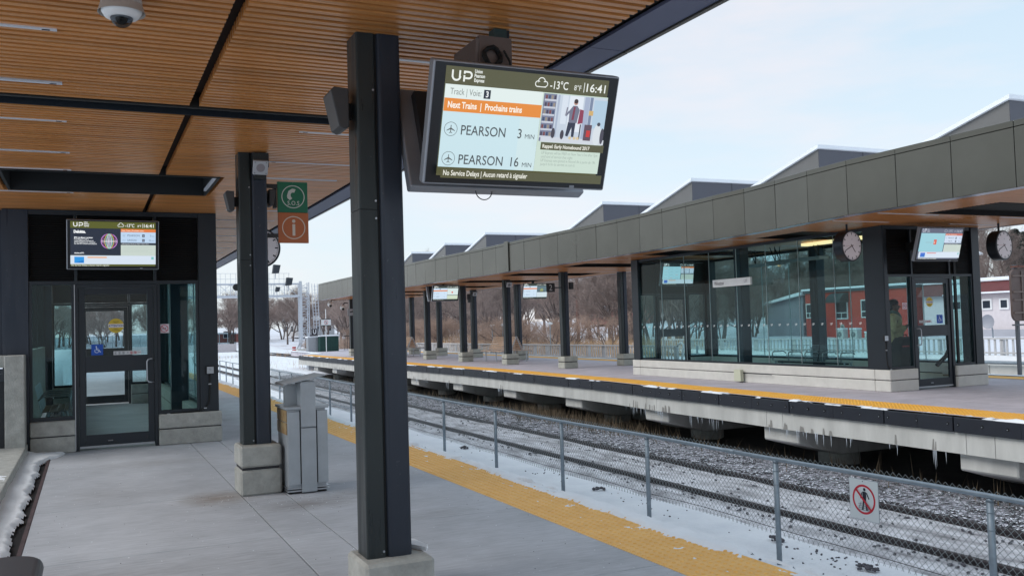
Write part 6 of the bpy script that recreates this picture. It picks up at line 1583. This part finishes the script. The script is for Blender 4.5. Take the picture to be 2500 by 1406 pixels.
def signal(label, x, z, rz, s_=.5, round_=False):
    t = thing('railway_signal', label, 'signal', (x, GY-1, z), group=None)
    if round_: m = MB().tube([(x, GY-1.2, z), (x, GY-1.0, z)], s_, 20); m.build('head', BLACK, t)
    else:
        m = MB(); m.prism([(-s_*.8, -s_), (s_*.6, -s_*.9), (s_, s_*.9), (-s_*.5, s_)], -.25, .25, 'y'); m.move(lambda v: T(x, GY-1, z, rz) @ v); m.build('hood', mat('signal_hood', s2l(48, 54, 62), .6), t)
    MB().tube([(x, GY-.6, z-1.2), (x, GY-.7, z)], .06, 5).build('bracket', GW, t); return t
signal('round black signal head on the left of the signal bridge', 16.4, 7.0, 0, .42, True); signal('upper dark hooded signal right of the column', 21.15, 9.2, .1, .55); signal('lower dark hooded signal on the bridge beside the mast', 22.7, 7.65, .1, .5); signal('small dark signal low on the walkway of the bridge', 21.3, 6.7, .1, .3)
us = thing('equipment_hut', 'silver equipment hut with snow on its roof and a black U board on top', 'hut', (14.6, 66, 0))
MB().box(14.15, 15.12, 64.62, 65.3, -1.25, 1.0).build('body', ALU, us); MB().box(14.1, 15.16, 64.56, 65.35, 1.001, 1.1).build('roof', SNOWR, us)
MB().box(14.38, 14.8, 64.5, 64.54, 1.21, 1.62).build('board', mat('board_black', s2l(34, 26, 38), .5), us); MB().box(14.25, 15.05, 64.5, 64.55, 1.11, 1.2).build('board_base', MATS['board_black'], us)
s = Sheet(); s.text(0, -.15, 'U', .42, (220, 222, 226), align='CENTER', bold=.012); s.build('letter', us, T(14.59, 64.498, 1.42))
gc = thing('green_cabinet', 'dark green ribbed cabinet with snow on top at the end of the far platform', 'cabinet', (15.5, 64.5, 0))
MB().box(14.85, 16.2, 64.1, 65.3, 0, 1.06).build('body', GREENB, gc); MB().box(14.8, 16.25, 64.05, 65.35, 1.061, 1.16).build('snow_cap', SNOWR, gc, bevel=.04)
for i in range(12): MB().box(14.88+i*.112, 14.92+i*.112, 64.07, 64.099, .04, 1.02).build('rib', GREENB, gc)
ntp = thing('no_trespassing_sign', 'small white no entry sign on a thin pole before the green cabinet', 'sign', (14.9, 62.5, 0))
MB().tube([(14.93, 62.5, 0), (14.93, 62.5, 2.95)], .028, 6).build('pole', WHITE, ntp); MB().box(14.6, 15.27, 62.44, 62.47, 1.80, 2.28).build('plate', WHITE, ntp)
s = Sheet(); s.rect(-.33, .19, .33, .24, (40, 44, 50)); s.rect(-.33, -.24, .33, -.19, (40, 60, 60)); s.ring(0, 0, .14, .025, (190, 50, 70)); s.line(-.09, .09, .09, -.09, .025, (190, 50, 70)); s.rect(-.02, -.09, .02, .07, (60, 50, 60)); s.build('sign_face', ntp, T(14.935, 62.438, 2.04))
er = thing('end_railing', 'thin black picket railing at the end of the far platform', 'railing', (17, 63, 0))
for i in range(24): MB().box(16.3+i*.12, 16.33+i*.12, 63, 63.03, .06, 1.03).build('picket', BLACK, er)
MB().box(16.3, 19.1, 62.98, 63.05, 1.031, 1.08).build('top_rail', BLACK, er); MB().box(17.75, 17.82, 62.97, 63.06, 0, 1.03).build('post', BLACK, er)
cs = thing('camera_sign', 'grey sign with a black camera symbol on the last far column', 'sign', (13.6, 50.3, 2.5))
MB().box(13.28, 13.93, 50.36, 50.40, 2.28, 2.66).build('plate', ALU, cs); s = Sheet(); s.poly([(-.2, .05), (.1, .09), (.12, .02), (-.18, -.02)], (30, 32, 36)); s.rect(-.02, -.12, .03, .03, (30, 32, 36)); s.line(0, -.1, .12, -.06, .04, (30, 32, 36)); s.build('camera_symbol', cs, T(13.60, 50.358, 2.47))
for (lb, x, y, z) in (('white globe camera on the last column of the far platform', 12.98, 50.3, 2.74), ('white globe camera under the end of the far canopy', 12.45, 51.0, 2.95)):
    t = thing('globe_camera', lb, 'camera', (x, y, z)); MB().ball((x, y, z), .15, 14, 8).build('globe', WHITE, t, smooth=True); MB().tube([(x, y, z+.1), (x+.1, y, min(3.19, z+.25)), (x+.3, y, min(3.19, z+.25))], .03, 6).build('arm', FRAME, t)
    MB().ball((x, y-.07, z-.07), .09, 10, 6).build('lens_dome', BLACK, t, smooth=True)
br = thing('traffic_drum', 'small red and white drum in the snow left of the signal bridge foundation', 'drum', (22.8, 112, G))
mb = MB().tube([(22.8, 112, G), (22.8, 112, G+.9)], .23, 12); mb.build('drum', REDP, br)
for z in (.25, .6): MB().tube([(22.8, 112, G+z), (22.8, 112, G+z+.1)], .24, 12).build('band', WHITE, br)
rw = thing('retaining_wall', 'long pale retaining wall with a mesh fence on top at the far left', 'wall', (8, 140, G))
for k in range(9): MB().box(-16+4*k, -16+4*k+3.97, 139.7, 140.3, G-.2, -.10).build('wall_panel', mat('retaining_pale', s2l(196, 188, 190), .85, var=.08), rw)
for k in range(30): MB().tube([(-16+1.2*k, 140, -.1), (-16+1.2*k, 140, 1.6)], .05, 5).build('fence_post', mat('fence_bluegrey', s2l(120, 138, 146), .6), rw)
m = MB(); m.box(-16, 20, 140.02, 140.03, -.08, 1.58); m.build('mesh_panel', glass('fence_mesh_haze', (.62, .68, .70), .6, 1.2), rw)
MB().box(15.6, 16.5, 139.85, 139.9, .7, 1.2).build('yellow_plate', YELLOW, rw)
for (x, y, h, wd) in ((30, 53.9, 6.0, 'rust brown utility pole among the bare trees behind the far platform'), (17.4, 64, 6.75, 'pale round pole rising behind the end of the far canopy'), (34, 30, 7, 'thin pole near the red building'), (24, 150, 9, 'thin pale pole far away at the left')):
    t = thing('utility_pole', wd, 'pole', (x, y, 0)); MB().tube([(x, y, terrain(x, y)-.2), (x, y, h)], [.13, .10], 8).build('pole', RUST if 'rust' in wd else ZINC, t)
    if h in (7, 9): MB().box(x-.6, x+.6, y-.05, y+.05, h-.6, h-.5).build('crossarm', RUST if 'rust' in wd else ZINC, t)
for (x, y, wd) in ((21.5, 47.5, 'thin pole with a small white oval sign, between the left columns'), (22.4, 51, 'second thin signpost beyond the far platform, farther left'), (21.2, 41, 'short post with a snow capped lamp behind the rear columns')):
    t = thing('small_signpost', wd, 'signpost', (x, y, 0)); MB().tube([(x, y, terrain(x, y)-.1), (x, y, 1.45)], .025, 5).build('pole', ZINC, t); MB().ball((x, y-.03, 1.5), (.14, .03, .07), 12, 6).build('plate', WHITE, t)

# ================================================================ bare trees
def tree_mb(sd, H, spread=.42, twigs=5200, multi=1, levels=4):
    r = random.Random(sd); tr_ = MB(); cr_ = MB(); tips = []
    def rnd(): return Vector((r.gauss(0, 1), r.gauss(0, 1), r.gauss(0, 1))).normalized()
    def grow(p, d, l, rad, lev):
        n = 4 if lev < 2 else 3; path = [p]; rr = [rad]; cur = p; dd = d
        for i in range(n):
            dd = (dd+rnd()*.16+Vector((0, 0, .05))).normalized(); cur = cur+dd*l/n; path.append(cur); rr.append(rad*(1-.5*(i+1)/n))
        (tr_ if lev < 2 else cr_).tube(path, rr, 6 if lev == 0 else (4 if lev == 1 else 3), caps=False)
        if lev >= 2:
            for q in path[1:]: tips.append((q, dd, l))
        if lev >= levels: return
        k = r.randint(3, 4) if lev == 0 else r.randint(3, 5)
        for i in range(k):
            t = .35+.65*(i+.5)/k if lev else .35+.6*(i+.5)/k; idx = min(n-1, int(t*n)); f = t*n-idx; q = path[idx].lerp(path[idx+1], f)
            a = rnd(); a = (a-dd*a.dot(dd)).normalized(); nd = (dd*math.cos(.65)+a*math.sin(.65)*(1+spread*.6)+Vector((0, 0, .18))).normalized()
            grow(q, nd, l*r.uniform(.52, .72), rad*r.uniform(.42, .58), lev+1)
    for m in range(multi):
        d0 = (Vector((0, 0, 1))+rnd()*(.10 if multi == 1 else .38)); d0.z = abs(d0.z); grow(Vector((r.uniform(-.2, .2)*(multi > 1), r.uniform(-.2, .2)*(multi > 1), -.3)), d0.normalized(), H*.5, H*(.022 if multi == 1 else .013), 0)
    per = max(1, twigs//max(1, len(tips)))
    for (q, dd, l) in tips:
        for _ in range(per):
            nd = (dd*.7+rnd()*.8+Vector((0, 0, .25))).normalized(); L_ = r.uniform(.25, .8)*H/9; w_ = r.uniform(.006, .013)*H/9; s0 = q+rnd()*.06; sd_ = nd.cross(rnd()).normalized()*w_
            mid = s0+nd*L_*.5; e_ = s0+(nd+rnd()*.25).normalized()*L_
            n = len(cr_.v); cr_.v += [tuple(s0-sd_), tuple(s0+sd_), tuple(mid+sd_*.6), tuple(mid-sd_*.6), tuple(e_)]; cr_.f += [(n, n+1, n+2, n+3), (n+3, n+2, n+4)]; cr_.mi += [0, 0]
            nd2 = (nd+rnd()*.9).normalized(); e2 = mid+nd2*L_*.5; n = len(cr_.v); cr_.v += [tuple(mid-sd_*.6), tuple(mid+sd_*.6), tuple(e2)]; cr_.f.append((n, n+1, n+2)); cr_.mi.append(0)
    return tr_, cr_
TV = []
for sd, H, sp_, tw, mu, lv in ((1, 9, .4, 5200, 1, 4), (2, 10, .5, 5200, 1, 4), (3, 8, .35, 4800, 2, 4), (4, 9.5, .6, 5200, 1, 4), (5, 6, .5, 4200, 4, 3), (6, 8.5, .45, 4800, 3, 4)):
    a, b = tree_mb(sd, H, sp_, tw, mu, lv); TV.append((a.mesh('trunk', BARK, True), b.mesh('crown', TWIG), H))
def tree(v, x, y, s_, rz, label, group=None, m=None, z=None):
    t = thing('bare_tree', label, 'tree', (x, y, (terrain(x, y)-.1) if z is None else z), rz, group); t.scale = (s_, s_, s_)
    for k, nm in ((0, 'trunk'), (1, 'crown')):
        o = bpy.data.objects.new(nm, TV[v][k]); COL.objects.link(o); o.parent = t
    return t
r = random.Random(21)
GR = 'bare trees of the thicket beyond the tracks'
spots = []
def free(x, y, d_): return all((x-a)**2+(y-b)**2 > d_*d_ for a, b in spots)
def belt(n, fx_, smin, smax, dmin, label, vs):
    k = 0; tries = 0
    while k < n and tries < n*30:
        tries += 1; x, y = fx_()
        if not free(x, y, dmin): continue
        if 40 < x < 53 and 22 < y < 50: continue
        if x > 20 and x < 55 and y < 49 and x/y > .78: continue
        spots.append((x, y)); tree(r.choice(vs), x, y, r.uniform(smin, smax), r.uniform(0, 6.28), label, GR); k += 1
belt(46, lambda: (r.uniform(27, 50), r.uniform(48, 112)), .62, .92, 2.4, 'bare grey brown tree in the dense thicket behind the far platform', [0, 1, 2, 3, 5])
belt(30, lambda: (r.uniform(30, 60), r.uniform(108, 165)), .8, 1.15, 3.2, 'tall bare tree in the wood beyond the signal bridge', [0, 1, 3])
belt(120, lambda: (r.uniform(-25, 70), r.uniform(160, 220)), .7, 1.05, 1.5, 'small distant bare tree beyond the yard at the far left', [0, 1, 2, 3])
belt(70, lambda: (r.uniform(54, 96), r.uniform(26, 80)), .42, .72, 2.2, 'bare tree behind the roofs at the right', [0, 1, 2, 3, 5])
belt(50, lambda: (r.uniform(60, 100), r.uniform(55, 130)), .7, 1.0, 3.5, 'bare tree high on the slope behind the houses', [0, 1, 3])
for i in range(22):
    x, y = r.uniform(48, 54), r.uniform(36, 62)
    spots.append((x, y)); tree(r.choice([0, 1, 2, 3, 5]), x, y, r.uniform(.45, .62), r.uniform(0, 6.28), 'bare tree rising behind the red building', GR)
for i in range(20):
    for _ in range(40):
        x, y = r.uniform(26.8, 38.5), r.uniform(36, 53)
        if free(x, y, 1.7) and .60 < x/y < .86: break
    spots.append((x, y)); tree(r.choice([0, 1, 2, 3, 5]), x, y, r.uniform(.42, .66), r.uniform(0, 6.28), 'slim bare tree seen through the glass of the far waiting room', GR)
tree(3, 29.0, 50.2, .72, 1.0, 'broad many stemmed bare tree standing out between the columns and the glass room')
tree(1, 33.5, 113, 1.0, 2.2, 'bare tree showing above the end of the far canopy'); tree(0, 37, 101, 1.12, .4, 'bare tree rising over the left end of the far canopy')
tree(2, 41, 78, 1.05, .4, 'tall bare tree whose tips show above the canopy roof lights')
# shrubs: reddish brush in front of the trees
bz = TV[4]; rbm = bz[1].copy(); rbm.materials.clear(); rbm.materials.append(TWIGR)
k = 0
for i in range(70):
    x = r.uniform(21.8, 29); y = r.uniform(36, 100)
    if y < 46 and x > 24.5: continue
    z = terrain(x, y)-.1; s_ = r.uniform(.26, .5)
    t = thing('shrub', 'leafless reddish shrub in the brush behind the grey railing', 'shrub', (x, y, z), r.uniform(0, 6), 'leafless shrubs beyond the railing'); t.scale = (s_*1.3, s_*1.3, s_)
    o = bpy.data.objects.new('stems', bz[0]); COL.objects.link(o); o.parent = t; o = bpy.data.objects.new('twigs', rbm); COL.objects.link(o); o.parent = t
# dry grass
def grassy(name, n, fn, h0, h1, m, sd):
    rr = random.Random(sd); mb = MB()
    for _ in range(n):
        x, y = fn(rr); z = terrain(x, y)-.02; h = rr.uniform(h0, h1); a = rr.uniform(0, 6.3); w_ = .012; dx, dy = rr.gauss(0, .25)*h, rr.gauss(0, .25)*h
        b = len(mb.v); mb.v += [(x-w_*math.cos(a), y-w_*math.sin(a), z), (x+w_*math.cos(a), y+w_*math.sin(a), z), (x+dx, y+dy, z+h)]; mb.f.append((b, b+1, b+2)); mb.mi.append(0)
    return mb.build(name, m, kind='stuff')
grassy('dry_grass', 16000, lambda q: (q.uniform(21, 27), q.uniform(34, 90)), .2, .95, DRYG, 4)
grassy('dry_weeds_by_track', 2600, lambda q: (q.gauss(12.0, .35), q.choice([q.gauss(24.5, 1.0), q.gauss(21, 1.5), q.uniform(6, 50)])), .1, .5, mat('dead_weeds', s2l(120, 104, 84), .9, var=.3), 5)
grassy('weeds_in_snow', 500, lambda q: (q.choice([q.gauss(20.5, 1.2), q.gauss(14, 2.5)]), q.choice([q.gauss(105, 3), q.gauss(75, 5)])), .2, .8, DRYG, 6)
# conifers
def conifer(x, y, H, label, sd):
    rr = random.Random(sd); z0_ = terrain(x, y); t = thing('conifer', label, 'tree', (x, y, z0_))
    MB().tube([(x, y, z0_-.2), (x, y, z0_+H)], [.2, .03], 7).build('trunk', BARK, t); mb = MB()
    for k in range(int(H*26)):
        f = (k/(H*26))**.85; z = z0_+.8+f*(H-.8); R_ = (1-f)*H*.24*rr.uniform(.7, 1.15)+.12; a = rr.uniform(0, 6.3); n_ = 9
        for j in range(n_):
            q = R_*(j+1)/n_; px, py, pz = x+q*math.cos(a), y+q*math.sin(a), z-q*.28+rr.uniform(-.05, .05)
            for _ in range(2):
                b = rr.uniform(0, 6.3); l = rr.uniform(.18, .4)*(1-.4*j/n_); n = len(mb.v)
                mb.v += [(px, py, pz+.03), (px+l*math.cos(b), py+l*math.sin(b), pz-.06), (px+l*math.cos(b+.35), py+l*math.sin(b+.35), pz-.16)]; mb.f.append((n, n+1, n+2)); mb.mi.append(0)
    mb.build('crown', CONIF, t)
conifer(56, 58.5, 7.5, 'dark conifer among the bare trees, seen through the top of the glass room', 1); conifer(60, 66, 6.5, 'smaller dark conifer left of the big one behind the glass', 2)
conifer(62, 45, 6, 'dark conifer right of the far waiting room, beside the clock', 3); conifer(70, 50, 5.5, 'second conifer behind the pale building roof at the right', 4)
tl = thing('street_lamp', 'street lamp glowing orange on the slope, seen through the glass room', 'street lamp', (60, 68, 2)); MB().tube([(60, 68, 2), (60, 68, 6.4)], .06, 5).build('pole', RUST, tl)
om = bpy.data.materials.new('orange_lamp_glow'); om.use_nodes = True; b_ = om.node_tree.nodes['Principled BSDF']; b_.inputs['Emission Color'].default_value = (1, .42, .12, 1); b_.inputs['Emission Strength'].default_value = 6
MB().ball((60, 68, 6.45), .16, 8, 6).build('lamp', om, tl)
print('objects', len(bpy.data.objects), 'tris', sum(len(m.loops) for m in bpy.data.meshes))
